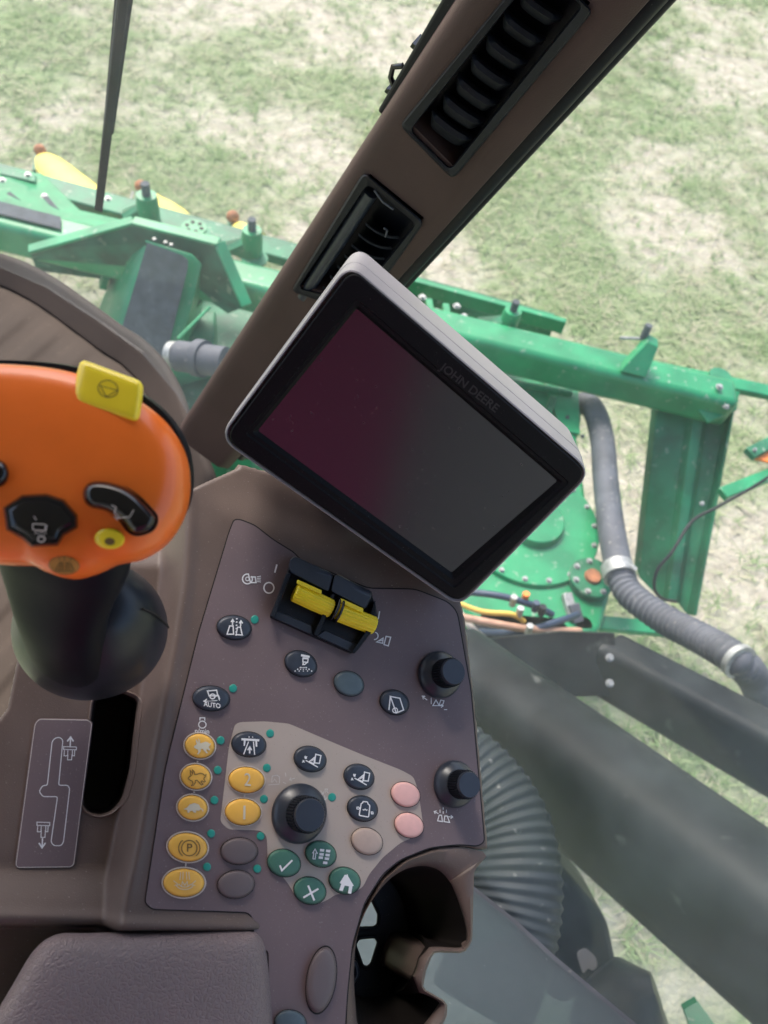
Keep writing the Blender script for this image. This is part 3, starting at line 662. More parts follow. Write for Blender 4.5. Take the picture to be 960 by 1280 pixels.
def roof():
    o = mk('cab_roof', *prism([np.array(p,float) for p in [(-1.2,-.95,4.0),(.75,-.95,4.0),(.75,.75,4.0),(-1.2,.95,4.0)]],(0,0,.05)), ROOFM, smooth=0); tag(o, kind='structure')
    o = mk('rear_wall', *prism([np.array(p,float) for p in [(-1.2,-.95,2.2),(1.1,-.95,2.2),(1.1,-.95,4.0),(-1.2,-.95,4.0)]],(0,-.05,0)), REAR, smooth=0); tag(o, kind='structure')
    t = empty('maroon_stand_in', (-.25,-.7,2.5), 'added maroon stand-in behind the camera, mirrored in the display', 'reflection prop')  # unseen shape added only to give the screen its maroon reflection
    mk('stand_in_upper', *rbox(np.array([-.08,-.62,2.7]),np.array([.22,-.80,3.8]),.62,.14,.5,.10,np.array([0,1.,0]),.4), MAROON, t, smooth=50)
    mk('stand_in_lower', *rbox(np.array([-.08,-.75,2.68]),np.array([-.08,-.25,2.72]),.5,.12,.5,.1,UP,.4), MAROON, t, smooth=50)
roof()

# ------------------------------------------------------------------ control console
CN = camvec((.40,.28,.87)); CP = Plane(D(400,900,.56), CN)
cons = empty('control_console', CP(380,1000,-.10), 'brown plastic control console with oval buttons and round knobs', 'control console')
SC = F/.56
seam_hole = cat([(425,1400),(428,1320),(432,1250),(439,1190),(452,1145),(478,1100),(508,1074),(545,1060),(575,1059),(600,1063)],6)
outline = rounded([(300,572),(400,600),(575,740),(583,775),(597,900),(612,1066)],6,4) + seam_hole[::-1] + [np.array(p,float) for p in [(425,1420),(-140,1420),(-140,960),(-30,930),(8,880),(20,820),(60,740),(150,690),(205,668),(236,612)]]
outline = [np.array(p,float) for p in outline]
slot = rounded([(122,868),(112,955),(105,1000),(112,1018),(130,1024),(148,1018),(161,1002),(170,965),(182,868),(150,856)],9,5)
ridge = cat([(228,520),(230,600),(236,640),(232,720),(220,800),(205,880),(190,960),(172,1060),(160,1120),(152,1180)],6)
def body_h(X,Y):
    X = np.asarray(X,float); Y = np.asarray(Y,float)
    dr,_,_ = seg_dist(X,Y,ridge,False); rx = np.interp(Y, [p[1] for p in ridge],[p[0] for p in ridge]); left = X < rx; sd_ = np.where(left,-dr,dr)
    low = -.034 - .03*SS(700,610,Y)
    h = np.where(left, low*SS(0,26,dr), 0.); h = h*(1-.45*SS(1085,1150,Y)*left)
    h = h + .0015*np.exp(-(sd_-2)**2/60.)*SS(1150,1080,Y)
    h = h + .004*np.exp(-((Y-1152-X*.02)/9.)**2)*SS(335,300,X)
    h = h - .035*SS(1160,1182,Y)*SS(345,325,X)
    arc = np.hypot((X-455)/1.35,(Y-560)/.8); return h - .010*SS(170,110,arc)*(~left)
def build_body():
    st = 3.0; xs = np.arange(-150,640,st); ys = np.arange(540,1440,st); X,Y = np.meshgrid(xs,ys)
    d,bx,by = seg_dist(X,Y,outline); ins = inside(X,Y,outline)
    qx = np.where(ins,X,bx); qy = np.where(ins,Y,by); keep = ins | (d < st*5.5)
    ds,sx,sy = seg_dist(X,Y,slot); sin_ = inside(X,Y,slot)
    sn = sin_ & (ds<4.4); qx = np.where(sn,sx,qx); qy = np.where(sn,sy,qy); cut = sin_ & ~sn
    h = body_h(qx,qy)
    r = 4.; e = np.clip(r-d,0,r); h = np.where(ins, h-(r-np.sqrt(np.maximum(r*r-e*e,0)))/SC*1.2, h-r/SC*1.2)
    hh = np.where(ins, h, h-np.clip(d/(st*4.2),0,1)**1.5*.10)
    P0 = CP.many(qx,qy,0.) + hh[...,None]*CN
    ny,nx = X.shape; v = P0.reshape(-1,3); f=[]
    km = keep & ~cut
    idx = np.arange(ny*nx).reshape(ny,nx)
    ok = km[:-1,:-1]&km[1:,:-1]&km[:-1,1:]&km[1:,1:]
    for a,b,c,d_ in zip(idx[:-1,:-1][ok],idx[:-1,1:][ok],idx[1:,1:][ok],idx[1:,:-1][ok]): f.append((int(a),int(b),int(c),int(d_)))
    used = np.unique(np.array(f)); mp = -np.ones(ny*nx,int); mp[used]=np.arange(len(used))
    f = [tuple(int(mp[i]) for i in g) for g in f]
    return mk('console_body', v[used], f, BODY, cons, smooth=180)
build_body()
LW = -.034            # ledge height
# slot lip and well
def bh(p,w=0.): return CP(*p,0)+CN*(float(body_h(np.array([p[0]]),np.array([p[1]]))[0])+w)
lp = [[bh(p,-.002) for p in inset(slot,-5)],[bh(p,.0010) for p in inset(slot,-4)],[bh(p,.0018) for p in inset(slot,-2.2)],[bh(p,.0012) for p in inset(slot,-.5)],[bh(p,-.006) for p in inset(slot,.8)]]
o = mk('slot_lip', *loft(lp,False,False), BODY, cons, smooth=60)
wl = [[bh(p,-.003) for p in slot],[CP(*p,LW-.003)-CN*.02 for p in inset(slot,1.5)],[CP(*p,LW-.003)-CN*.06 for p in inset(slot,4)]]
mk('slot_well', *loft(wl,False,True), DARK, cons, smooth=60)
def strokes(name, parent, w, items, m, pl=None, thick=.00006, fills=()):
    """line work printed on a surface: items (points, width, closed)"""
    pl = pl or CP; b = MB(); k = 0
    for pts, wd, closed in items:
        P_ = [np.array(p,float) for p in pts]; n = len(P_); Lf=[]; Rt=[]
        for i in range(n):
            if closed: a,c = P_[i-1],P_[(i+1)%n]
            else: a,c = P_[max(i-1,0)],P_[min(i+1,n-1)]
            d0 = P_[i]-a; d1 = c-P_[i]; l0=np.linalg.norm(d0); l1=np.linalg.norm(d1)
            if l0<1e-9: d0=d1;l0=l1
            if l1<1e-9: d1=d0;l1=l0
            d0=d0/(l0+1e-9); d1=d1/(l1+1e-9); tt=d0+d1; tl=np.linalg.norm(tt); tt = tt/tl if tl>.3 else d0
            nr = np.array([-tt[1],tt[0]]); cs = max(.45, abs(nr@np.array([-d0[1],d0[0]])))
            Lf.append(P_[i]+nr*wd/2/cs); Rt.append(P_[i]-nr*wd/2/cs)
        ww = w+k*thick*.3; k += 1
        v = [pl(*p,ww) for p in Lf]+[pl(*p,ww) for p in Rt]
        f = [(i,(i+1)%n,n+(i+1)%n,n+i) for i in range(n if closed else n-1)]; b.add(v,f)
    for poly in fills:
        ww = w+k*thick*.3; k += 1; b.add([pl(*p,ww) for p in poly],[tuple(range(len(poly)))])
    return b.build(name, m, parent, smooth=0)
def cc(ox,oy,s): return lambda pts: [(ox+x/s, oy+y/s) for x,y in pts]
cA = cc(180,640,2.182); c4 = cc(260,660,3.692); c5 = cc(200,880,4.364); c6 = cc(360,900,3.692); c7 = cc(0,840,2.824); c8 = cc(340,1040,3.429)
def text(name, body, parent, w, org, ex, ey, m, pl=None, bold=0., thick=0.):
    pl = pl or CP
    cu = bpy.data.curves.new('t','FONT'); cu.body = body; cu.size = 1; cu.offset = bold; cu.align_x='CENTER'; cu.align_y='CENTER'; cu.resolution_u = 3
    ob = bpy.data.objects.new('t', cu); sc.collection.objects.link(ob); dg = bpy.context.evaluated_depsgraph_get()
    me = ob.evaluated_get(dg).to_mesh(); V = [(v.co.x,v.co.y) for v in me.vertices]; Fc = [tuple(p.vertices) for p in me.polygons]
    bpy.data.objects.remove(ob); bpy.data.curves.remove(cu)
    v = [pl(org[0]+ex[0]*x+ey[0]*y, org[1]+ex[1]*x+ey[1]*y, w) for x,y in V]
    return mk(name, v, Fc, m, parent, smooth=0)
# seam ring and inset panel
PO = rounded([(293,650),(300,650),(318,657),(341,675),(367,691),(375,700),(455,734),(464,736),(519,737),(560,753),(571,765),(588,862),(604,1040),(605,1052),(597,1057),(574,1055),(537,1059),(500,1074),(478,1092),(455,1128),(440,1180),(434,1240),(430,1300),(427,1400),(338,1400),(336,1190),(318,1175),(317,1148),(310,1140),(190,1136),(182,1128),(183,1120),(207,961),(249,791),(287,665)],
    [6,4,6,6,4,4,4,4,8,8,8,8,6,8,8,8,8,8,8,8,8,8,0,0,0,4,6,6,8,8,6,6,20,8,8],3)
mk('panel_seam', *loft([[CP(*p,-.001) for p in inset(PO,-1.6)],[CP(*p,.0004) for p in inset(PO,-1.5)],[CP(*p,.0004) for p in PO]],False,False), SEAM, cons)
cons_panel = mk('panel', *prism([CP(*p,.0009) for p in PO], -CN*.0006), PANEL, cons, smooth=0)
PW = .0009
tanp = rounded(cA([(232,640),(248,580),(262,573),(330,571),(395,577),(500,622),(600,664),(700,703),(735,722),(748,760),(762,858),(752,880),(700,902),(652,942),(614,988),(598,1022),(570,1040),(525,1042),(498,1060),(470,1070),(415,1050),(392,1012),(370,985),(338,962),(335,885),(320,869),(230,866),(208,845),(212,810)]),5,3)
mk('tan_zone', *prism([CP(*p,PW+.00025) for p in tanp], -CN*.0002), TAN, cons_panel, smooth=0)
TW = PW+.0003
# buttons
def button(c, rx, ry, ang, m, h=.0032, ring=None, label=None, well=True):
    ol = ell(c[0],c[1],rx,ry,ang,44)
    lv = [(-.6,TW-.0002),(0,TW+h*.45),(.5,TW+h*.75),(1.4,TW+h*.93),(3,TW+h),(6,TW+h+.0003),(rx*.0+10,TW+h+.0005)]
    loops = []
    for ins,z in lv:
        k = max(.12,1-ins/min(rx,ry)); loops.append([CP(*p,z) for p in scaled(ol,k,c)])
    o = mk('button', *loft(loops,False,True), m, cons, smooth=80)
    if label: o['label'] = label
    # dark gap round the button
    mk('button_gap', *loft([[CP(*p,TW+.00005) for p in ell(c[0],c[1],rx+1.3,ry+1.3,ang,44)],[CP(*p,TW+.00006) for p in ell(c[0],c[1],rx-.5,ry-.5,ang,44)]],False,False), SEAM, o, smooth=0)
    if ring:
        mk('button_ring', *loft([[CP(*p,PW-.0001) for p in ell(c[0],c[1],rx+ring+.2,ry+ring+.2,ang,44)],[CP(*p,TW+.0006) for p in ell(c[0],c[1],rx+ring,ry+ring,ang,44)],[CP(*p,TW+.0006) for p in ell(c[0],c[1],rx+1.2,ry+1.2,ang,44)],[CP(*p,TW) for p in ell(c[0],c[1],rx+1,ry+1,ang,44)]],False,False), RINGW, o, smooth=0)
    return o
BW = TW+.0032+.00065
navy = {}
navy['track'] = button((292.7,784.5),21,14.5,6,NAVY,label='navy button with crop row symbol')
navy['spray'] = button((376,829.7),20,15,22,NAVY,label='navy button with spray nozzle symbol')
button((436,854.5),18.5,14.5,20,SLATE,label='plain slate grey button')
navy['cloth'] = button((493,878),18,14.5,22,NAVY,label='navy button with sheet symbol')
navy['auto'] = button((264,873),22.5,15,4,NAVY,label='navy button reading AUTO')
navy['bridge'] = button((311,930.5),21,15,6,NAVY,label='navy button with gantry symbol')
navy['la'] = button((387.6,948.8),19.8,15.2,14,NAVY,label='navy button with lift symbol, upper left of tan zone')
navy['lb'] = button((448.6,971),18.6,15,18,NAVY,label='navy button with lift symbol, beside the pink buttons')
navy['bat'] = button((453,1010.7),18.6,15.2,16,NAVY,label='navy button with battery-like symbol')
Y1 = button((249.7,932.4),18,14.6,8,YEL,ring=2.6,label='amber button with solid running rabbit')
Y2 = button((244.8,971),18,14.8,8,YEL,ring=2.6,label='amber button with outlined rabbit')
Y3 = button((240.7,1009.5),18,14.8,8,YEL,ring=2.6,label='amber button with tortoise')
Y4 = button((234.5,1059),24,17.2,6,YEL,ring=2.8,label='amber button with circled P')
Y5 = button((229.8,1103.5),25,17.2,0,YEL,ring=2.8,label='worn amber button at the lowest left')
Y6 = button((308,975),21.8,15.6,4,YEL,ring=2.2,label='amber button reading 2')
Y7 = button((303.6,1015),21.8,16,2,YEL,ring=2.2,label='amber button reading 1')
button((299,1064),22.5,16.2,-2,BRN,label='blank brown oval button'); button((295,1105.5),22.5,17,-8,BRN,label='blank brown oval button')
G1 = button((355,1078.8),20.3,16.5,14,GRN,label='green button with tick'); G2 = button((401,1067.6),19,15.6,20,GRN,label='green button with grid')
G3 = button((387.3,1113.3),19.8,16.4,18,GRN,label='green button with cross'); G4 = button((430.8,1100.8),19.2,16,18,GRN,label='green button with house')
button((506.8,993),18,14.6,22,PINK,label='pale pink button'); button((511.2,1031.5),18,14.6,22,PINK,label='pale pink button'); button((458.6,1051.5),19.5,15.8,22,BEIGE,label='beige button')
button((363,1279),19.5,16,10,SLATE,label='slate button cut by bottom edge')
ov = ell(401.5,1225,17.5,40,9,56)
o = mk('oval_cover', *loft([[CP(*p,z) for p in scaled(ov,k,(401.5,1225))] for k,z in ((1.04,PW),(1.0,PW+.003),(.95,PW+.0045),(.85,PW+.0052),(.5,PW+.0056))],False,True), BRN, cons, smooth=80)
mk('cover_gap', *loft([[CP(*p,PW+.0001) for p in scaled(ov,1.09,(401,1225))],[CP(*p,PW+.0001) for p in scaled(ov,.98,(401,1225))]],False,False), SEAM, o, smooth=0)
# connecting ticks between ringed buttons
for it_ in [([(246.8,951),(247,953)],2,False),([(242.4,989.5),(242.6,991)],2,False),([(306,993),(305.6,996.5)],2,False),([(232.4,1079),(232,1083)],2,False)]: strokes('ring_link', cons_panel, TW+.0005, [it_], RINGW)
# indicator dots
for x,y in [(302,293),(243,481),(209,623),(201,704),(192,786),(344,604),(335,698),(327,783),(183,877),(172,968),(318,884),(309,973),(513,778)]:
    px_,py_ = 180+x/2.182, 640+y/2.182; ol = ell(px_,py_,5.0,5.3,0,24)
    mk('indicator_dot', *loft([[CP(*p,PW) for p in ol],[CP(*p,TW+.0002) for p in ol],[CP(*p,TW+.0004) for p in scaled(ol,.75)]],False,True), TEAL, cons, smooth=80)
# knobs
def knob(bx_, by_, rb, lab):
    base = CP(bx_,by_,TW); s,u = np.cross(CN,[0,0,1.]),None; s/=np.linalg.norm(s); u=np.cross(CN,s)
    A = np.linspace(0,2*math.pi,72,endpoint=False)
    def ring_(r,h): return [base+CN*h+(s*math.cos(a)+u*math.sin(a))*r for a in A]
    o = mk('knob', *loft([ring_(rb,0),ring_(rb,.003),ring_(rb*.97,.0042),ring_(rb*.86,.0065),ring_(rb*.66,.0085),ring_(rb*.62,.009)],False,True), SATIN, cons, smooth=60); o['label']=lab
    rc = rb*.60; N=36; A2 = np.linspace(0,2*math.pi,N*4,endpoint=False)
    def kn(r,h,d): return [base+CN*h+(s*math.cos(a)+u*math.sin(a))*(r+d*(1 if (i%4)<2 else -1.4)) for i,a in enumerate(A2)]
    mk('knurled_grip', *loft([kn(rc,.008,.0004),kn(rc*.97,.0215,.0004)],False,True), BLACK, o, smooth=20)
    mk('knob_cap', *loft([kn(rc*.90,.0215,0),kn(rc*.90,.0235,0),kn(rc*.85,.0245,0),kn(rc*.3,.0246,0)],False,True), SATIN, o, smooth=50)
knob(373.5,1016.5,.0193,'large round knob in the tan zone')
knob(548.5,843.5,.0180,'round knob near the upper right edge')
knob(567,980,.0168,'round knob near the lower right edge')
# symbols ---------------------------------------------------------------
lw = 1.5
BW = BW+.00015
S = lambda nm,it,m,fills=(),w_=BW: strokes('symbol', nm, w_, it, m, fills=fills)
S(navy['track'], [(c4([(88,490),(100,452),(116,452),(118,490)]),lw,True),(c4([(130,492),(136,458),(150,458),(158,494)]),lw,True),(c4([(113,448),(114,424)]),lw,False),(c4([(106,434),(114,422),(121,434)]),lw,False),(c4([(150,455),(152,430)]),lw,False),(c4([(144,440),(152,428),(160,440)]),lw,False)]+[(c4([(133-i*.7,416+i*15),(133-i*.7,422+i*15)]),2,False) for i in range(6)], INK)
S(navy['spray'], [(c4([(437,598),(462,602)]),lw,False),(c4([(438,602),(438,618),(460,620),(462,604)]),lw,True),(c4([(440,620),(438,630),(446,630),(456,622)]),lw,False)]+[(c4([(440+dx*a,634+8*a+(0)),(440+dx*(a+.35),634+8*(a+.5))]),1.4,False) for dx in (-12,-6,0,6,12) for a in (1.,2.,3.)], INK, fills=[c4([(430,582),(470,590),(468,600),(428,592)])])
S(navy['cloth'], [(cA([(672,503),(698,508),(708,540),(688,548)]),lw,True),(cA([(672,503),(668,540)]),lw,False)]+[(ell(*cA([(685,541)])[0],3,3),1.2,True)], INK)
S(navy['auto'], [(cA([(173,488),(198,486),(201,500),(178,502)]),lw,True),(ell(*cA([(187,503)])[0],3.2,3),1.4,True),(cA([(170,514),(162,516),(200,514)]),1.2,False),(cA([(172,510),(163,516),(172,520)]),1.2,False),(cA([(190,505),(203,500),(207,510)]),1.2,False),(cA([(200,496),(206,514)]),1.2,False)], INK)
text('lettering','AUTO',navy['auto'],BW,cA([(186,527)])[0],(7.6,1.0),(-.5,-8.2),INK,bold=.02)
S(navy['bridge'], [(c5([(483,205),(456,275)]),1.3,False),(c5([(510,205),(516,277)]),1.3,False),(c5([(489,270),(490,238)]),1.8,False),(c5([(478,252),(490,234),(500,252)]),1.6,False),(c5([(486,176),(486,184)]),1.1,False),(c5([(505,177),(505,185)]),1.1,False)], INK, fills=[c5([(444,186),(542,192),(541,204),(444,198)]),c5([(457,199),(468,199),(463,228),(456,228)]),c5([(520,202),(530,202),(530,234),(522,232)])])
def lift(b, f6):
    S(b, [(f6([(128,158),(152,164),(145,200),(123,198)]),1.4,True),(f6([(98,192),(122,172),(120,202)]),1.3,True),(f6([(108,190),(120,180)]),1.1,False),(f6([(82,186),(138,218)]),1.3,False),(f6([(78,178),(88,168)]),1.2,False),(f6([(86,178),(78,166)]),1.2,False),(f6([(68,186),(76,196)]),1.2,False),(f6([(66,196),(74,186)]),1.2,False),(f6([(76,170),(84,180)]),1.1,False)], INK)
lift(navy['la'], c6); lift(navy['lb'], lambda pts: c6([(x+225,y+82) for x,y in pts]))
S(navy['bat'], [(rounded(c6([(338,385),(345,383),(346,376),(368,378),(368,387),(378,393),(372,448),(328,440)]),1.5,2),1.4,True),(c6([(345,412),(350,416),(356,411),(362,417),(367,413)]),1.1,False),(c6([(318,402),(326,402),(331,407),(325,412),(318,410)]),1.1,True),(c6([(384,424),(392,425),(393,433),(385,433)]),1.1,True)], INK)
hare = [(184,236),(190,226),(201,219),(196,206),(195,190),(204,200),(208,213),(210,200),(207,186),(217,197),(219,214),(232,211),(248,205),(262,209),(270,217),(278,213),(275,224),(268,230),(266,238),(274,250),(268,254),(256,246),(252,254),(262,266),(254,270),(242,256),(232,244),(222,246),(222,258),(210,274),(202,274),(210,260),(206,248),(196,244)]
S(Y1, [], INKG, fills=[c5(hare)])
S(Y2, [(c5([(200+(x-229)*1.05,400+(y-228)*1.0) for x,y in hare]),1.0,True)], INKD)
S(Y3, [(c5([(222,570),(232,576),(234,586)]),1.2,False)], INKG, fills=[c5([(128,574),(146,566),(162,548),(188,540),(212,548),(224,572),(212,582),(196,580),(198,592),(184,592),(176,582),(164,584),(158,594),(148,590),(150,578)])])
pc = c5([(160,786)])[0]
S(Y4, [(ell(*pc,9.6,9.6),1.2,True),([(pc[0]-14*math.cos(a)*.95,pc[1]+12.5*math.sin(a)) for a in np.linspace(-.9,.9,9)],1.2,False),([(pc[0]+14*math.cos(a)*.95,pc[1]+12.5*math.sin(a)) for a in np.linspace(-.9,.9,9)],1.2,False)], INKD)
text('lettering','P',Y4,BW+.0001,(pc[0],pc[1]),(14.5,.8),(.5,-14.5),INKD,bold=.01)
m5=c5([(135,968)])[0]
S(Y5, [([(m5[0]+dx,m5[1]-12),(m5[0]+dx*1.2,m5[1]-2)],.9,False) for dx in (-5,-2,2,5)]+[([(m5[0]+11*math.cos(a),m5[1]+3+7*math.sin(a)) for a in np.linspace(.2,2.9,9)],.9,False),([(m5[0]+7*math.cos(a),m5[1]+3+4*math.sin(a)) for a in np.linspace(.0,3.1,9)],.9,False),([(m5[0]-14,m5[1]-1),(m5[0]-8,m5[1]+4),(m5[0]-13,m5[1]+5)],.9,False),([(m5[0]+14,m5[1]-1),(m5[0]+8,m5[1]+4),(m5[0]+13,m5[1]+5)],.9,False),([(m5[0]-4,m5[1]+6),(m5[0]-3,m5[1]),(m5[0],m5[1]+5),(m5[0]+3,m5[1]),(m5[0]+4,m5[1]+6)],1.,False)], INKG)
text('lettering','2',Y6,BW,c5([(478,416)])[0],(19,1),(.5,-23),INKG)
text('lettering','1',Y7,BW,c5([(460,596)])[0],(21,1),(.5,-24),INKG,bold=.015)
S(G1, [(c5([(654,880),(665,908),(722,852)]),2.2,False)], INK)
g=[]
for cx_,cy_ in [(885,798),(918,802),(882,820),(915,824),(878,838),(911,844),(902,866)]: g.append(c5([(cx_-12,cy_-8),(cx_+12,cy_-6),(cx_+10,cy_+8),(cx_-13,cy_+6)]))
S(G2, [(c5([(833,812),(846,792),(858,814),(850,814),(846,846),(834,844),(839,812)]),1.1,True)], INK, fills=g)
S(G3, [(c5([(782,1056),(864,1008)]),2.4,False),(c5([(808,990),(842,1072)]),2.4,False)], INK)
S(G4, [], INK, fills=[c6([(238,752),(262,714),(270,716),(270,712),(276,712),(278,722),(304,766),(298,766),(292,802),(276,800),(282,768),(262,764),(252,790),(236,786),(246,756)])])
# printing on the panel
def printed(items, m=None): strokes('printed_symbol', cons_panel, TW+.0001, items, m or INK)
def arr(x,y,dx,dy,l=6): # small arrow
    d = np.array([dx,dy],float); d/=np.linalg.norm(d); n_=np.array([-d[1],d[0]]); p=np.array([x,y],float); e=p+d*l
    return [([p,e],1.0,False),([e-d*2.6+n_*2.2,e,e-d*2.6-n_*2.2],1.0,False)]
printed([(c4([(318,168),(308,206)]),2,False),(ell(*c4([(281,276)])[0],6.2,6.6),1.7,True)])
printed([([c4([(182,235)])[0]+6.2*np.array([math.cos(a),math.sin(a)]) for a in np.linspace(-.6,4.9,16)]+[np.array(c4([(196,252)])[0]),np.array(c4([(222,252)])[0]),np.array(c4([(218,226)])[0]),np.array(c4([(196,226)])[0])],1.5,False),(ell(*c4([(182,235)])[0],2.2,2.3),1.1,True)])
printed([(c4([(226,226+k*7),(244,222+k*9)]),.9,False) for k in range(4)])
printed([(c4([(792,384),(786,420)]),1.5,False),([np.array(c4([(768,498)])[0])+4.6*np.array([math.cos(a),math.sin(a)]) for a in np.linspace(-1.4,1.7,10)],1.4,False),(c4([(822,500),(843,504),(832,544),(812,538)]),1.5,True),(c4([(778,526),(808,508),(806,532)]),1.4,True),(c4([(788,522),(806,518)]),1,False)])
# engine symbol with n/min
e0 = c5([(231,108)])[0]
printed([(ell(e0[0],e0[1]+1,4.6,4.4),1.2,True),([(e0[0]-3,e0[1]-4),(e0[0]-3,e0[1]-7.5),(e0[0]+3,e0[1]-7.5),(e0[0]+3,e0[1]-4)],1.2,False)])
# by the knobs
x0,y0 = 540,877
printed(arr(x0-6,y0-2,-1,-.7,7)+arr(x0+6,y0+5,1,.05,8)+[([(x0-1,y0+3),(x0-1,y0-5)],1,False),([(x0+1,y0+5),(x0+5,y0-2),(x0+9,y0+5)],1.1,True),([(x0+9,y0+4),(x0+11,y0-2),(x0+15,y0-1),(x0+13,y0+5)],1.1,True),([(x0-13,y0-7),(x0-9,y0-7)],1,False),([(x0+15,y0+10),(x0+19,y0+10)],1,False)])
x0,y0 = 553,1018
printed(arr(x0-5,y0-1,-1,-.5,6)+arr(x0+7,y0+3,1,.05,6)+[([(x0-6,y0+8),(x0-4,y0+1),(x0-1,y0+1),(x0,y0+9)],1.1,True),([(x0+2,y0+9),(x0+3,y0+2),(x0+6,y0+2),(x0+9,y0+10)],1.1,True),([(x0+1,y0-9),(x0+1,y0-6)],1,False),([(x0+1,y0-4),(x0+1,y0-1)],1,False),([(x0-3,y0-6),(x0-3,y0-2)],.9,False),([(x0+5,y0-6),(x0+5,y0-2)],.9,False)])
text('printed_lettering','n/min',cons_panel,TW+.0001,(e0[0]-.3,e0[1]+9.3),(8.2,.4),(-.3,-8.2),INK,bold=.01)
q = c5([(630,415)])[0]
printed([([(q[0]-9,q[1]+6),(q[0]+5,q[1]+5)],1.,False),([(q[0]-5,q[1]+3),(q[0]-4,q[1]-5),(q[0]+2,q[1]-6),(q[0]+5,q[1]-4),(q[0]+5,q[1]+4)],1.,False),([(q[0]-4,q[1]+3),(q[0]-1,q[1]-1),(q[0]+2,q[1]+3)],.9,False)], INKF)
q = c5([(705,400)])[0]; printed([([(q[0]-5,q[1]-6),(q[0]-4,q[1]-1)],1.,False),([(q[0]-8,q[1]+6),(q[0]-4,q[1]+8)],1.,False)]+arr(q[0]+7,q[1]+1,-1,.3,7), INKF)
q = c5([(892,490)])[0]; printed(arr(q[0]-4,q[1]-4,.8,1,6)+arr(q[0]+1,q[1]+2,.3,1,6)+[([(q[0]+2,q[1]-1),(q[0]+2,q[1]-6),(q[0]+5,q[1]-6),(q[0]+4,q[1]-3),(q[0]+6,q[1]-1)],.9,False)], INKF)
# lever slot label plate
LP = Plane(CP.p0+CN*LW, CN)
plate = rounded(c7([(137,165),(312,168),(326,180),(262,680),(250,690),(62,692),(54,682),(122,182)]),3.5,3)
lpn = mk('slot_label', *loft([[LP(*p,-.001) for p in inset(plate,-1)],[LP(*p,.0014) for p in plate],[LP(*p,.0018) for p in inset(plate,1)]],False,True), PANEL, cons, smooth=8)
strokes('label_edge', lpn, .0019, [(inset(plate,.8),.8,True)], RINGW, pl=LP)
sy = [(rounded(c7([(222,240),(207,400),(240,400),(246,412),(224,600),(216,613),(190,613),(180,600),(203,440),(152,440),(138,422),(150,401),(167,400),(184,245),(196,232),(212,231)]),2.5,3),1.1,True)]
for (x,y,s_) in ((247,262,1),(153,530,-1)):
    X0,Y0 = c7([(x,y)])[0]
    if s_==1:
        sy += [([(X0+.2,Y0),(X0+.8,Y0-10)],1.6,False),([(X0-3.4,Y0-6),(X0+.8,Y0-11.5),(X0+4.4,Y0-6)],1.8,False),([(X0-8,Y0+.5),(X0+8,Y0+1),(X0+8,Y0+4.5),(X0-8,Y0+4)],1.,True),([(X0-7,Y0+5),(X0-7.4,Y0+12),(X0-3,Y0+12),(X0-2.6,Y0+5)],1.,False),([(X0+6,Y0+5),(X0+5.6,Y0+12),(X0+3,Y0+12),(X0+3,Y0+5)],1.,False),([(X0-2.6,Y0+10),(X0-3,Y0+17),(X0+2,Y0+17),(X0+2.6,Y0+10)],1.,False)]
    else:
        sy += [([(X0-8,Y0),(X0+8,Y0+.5),(X0+8,Y0+4.5),(X0-8,Y0+4)],1.,True),([(X0-7,Y0+5),(X0-7.4,Y0+12),(X0-3,Y0+12),(X0-2.6,Y0+5)],1.,False),([(X0+6,Y0+5),(X0+5.6,Y0+12),(X0+3,Y0+12),(X0+3,Y0+5)],1.,False),([(X0-2.6,Y0+10),(X0-3,Y0+19),(X0+2,Y0+19),(X0+2.6,Y0+10)],1.,False),([(X0-1,Y0+20),(X0-1.5,Y0+31)],1.6,False),([(X0-5.5,Y0+26),(X0-1.6,Y0+32),(X0+2.6,Y0+26)],1.8,False)]
strokes('symbol', lpn, .002, sy, INK, pl=LP)

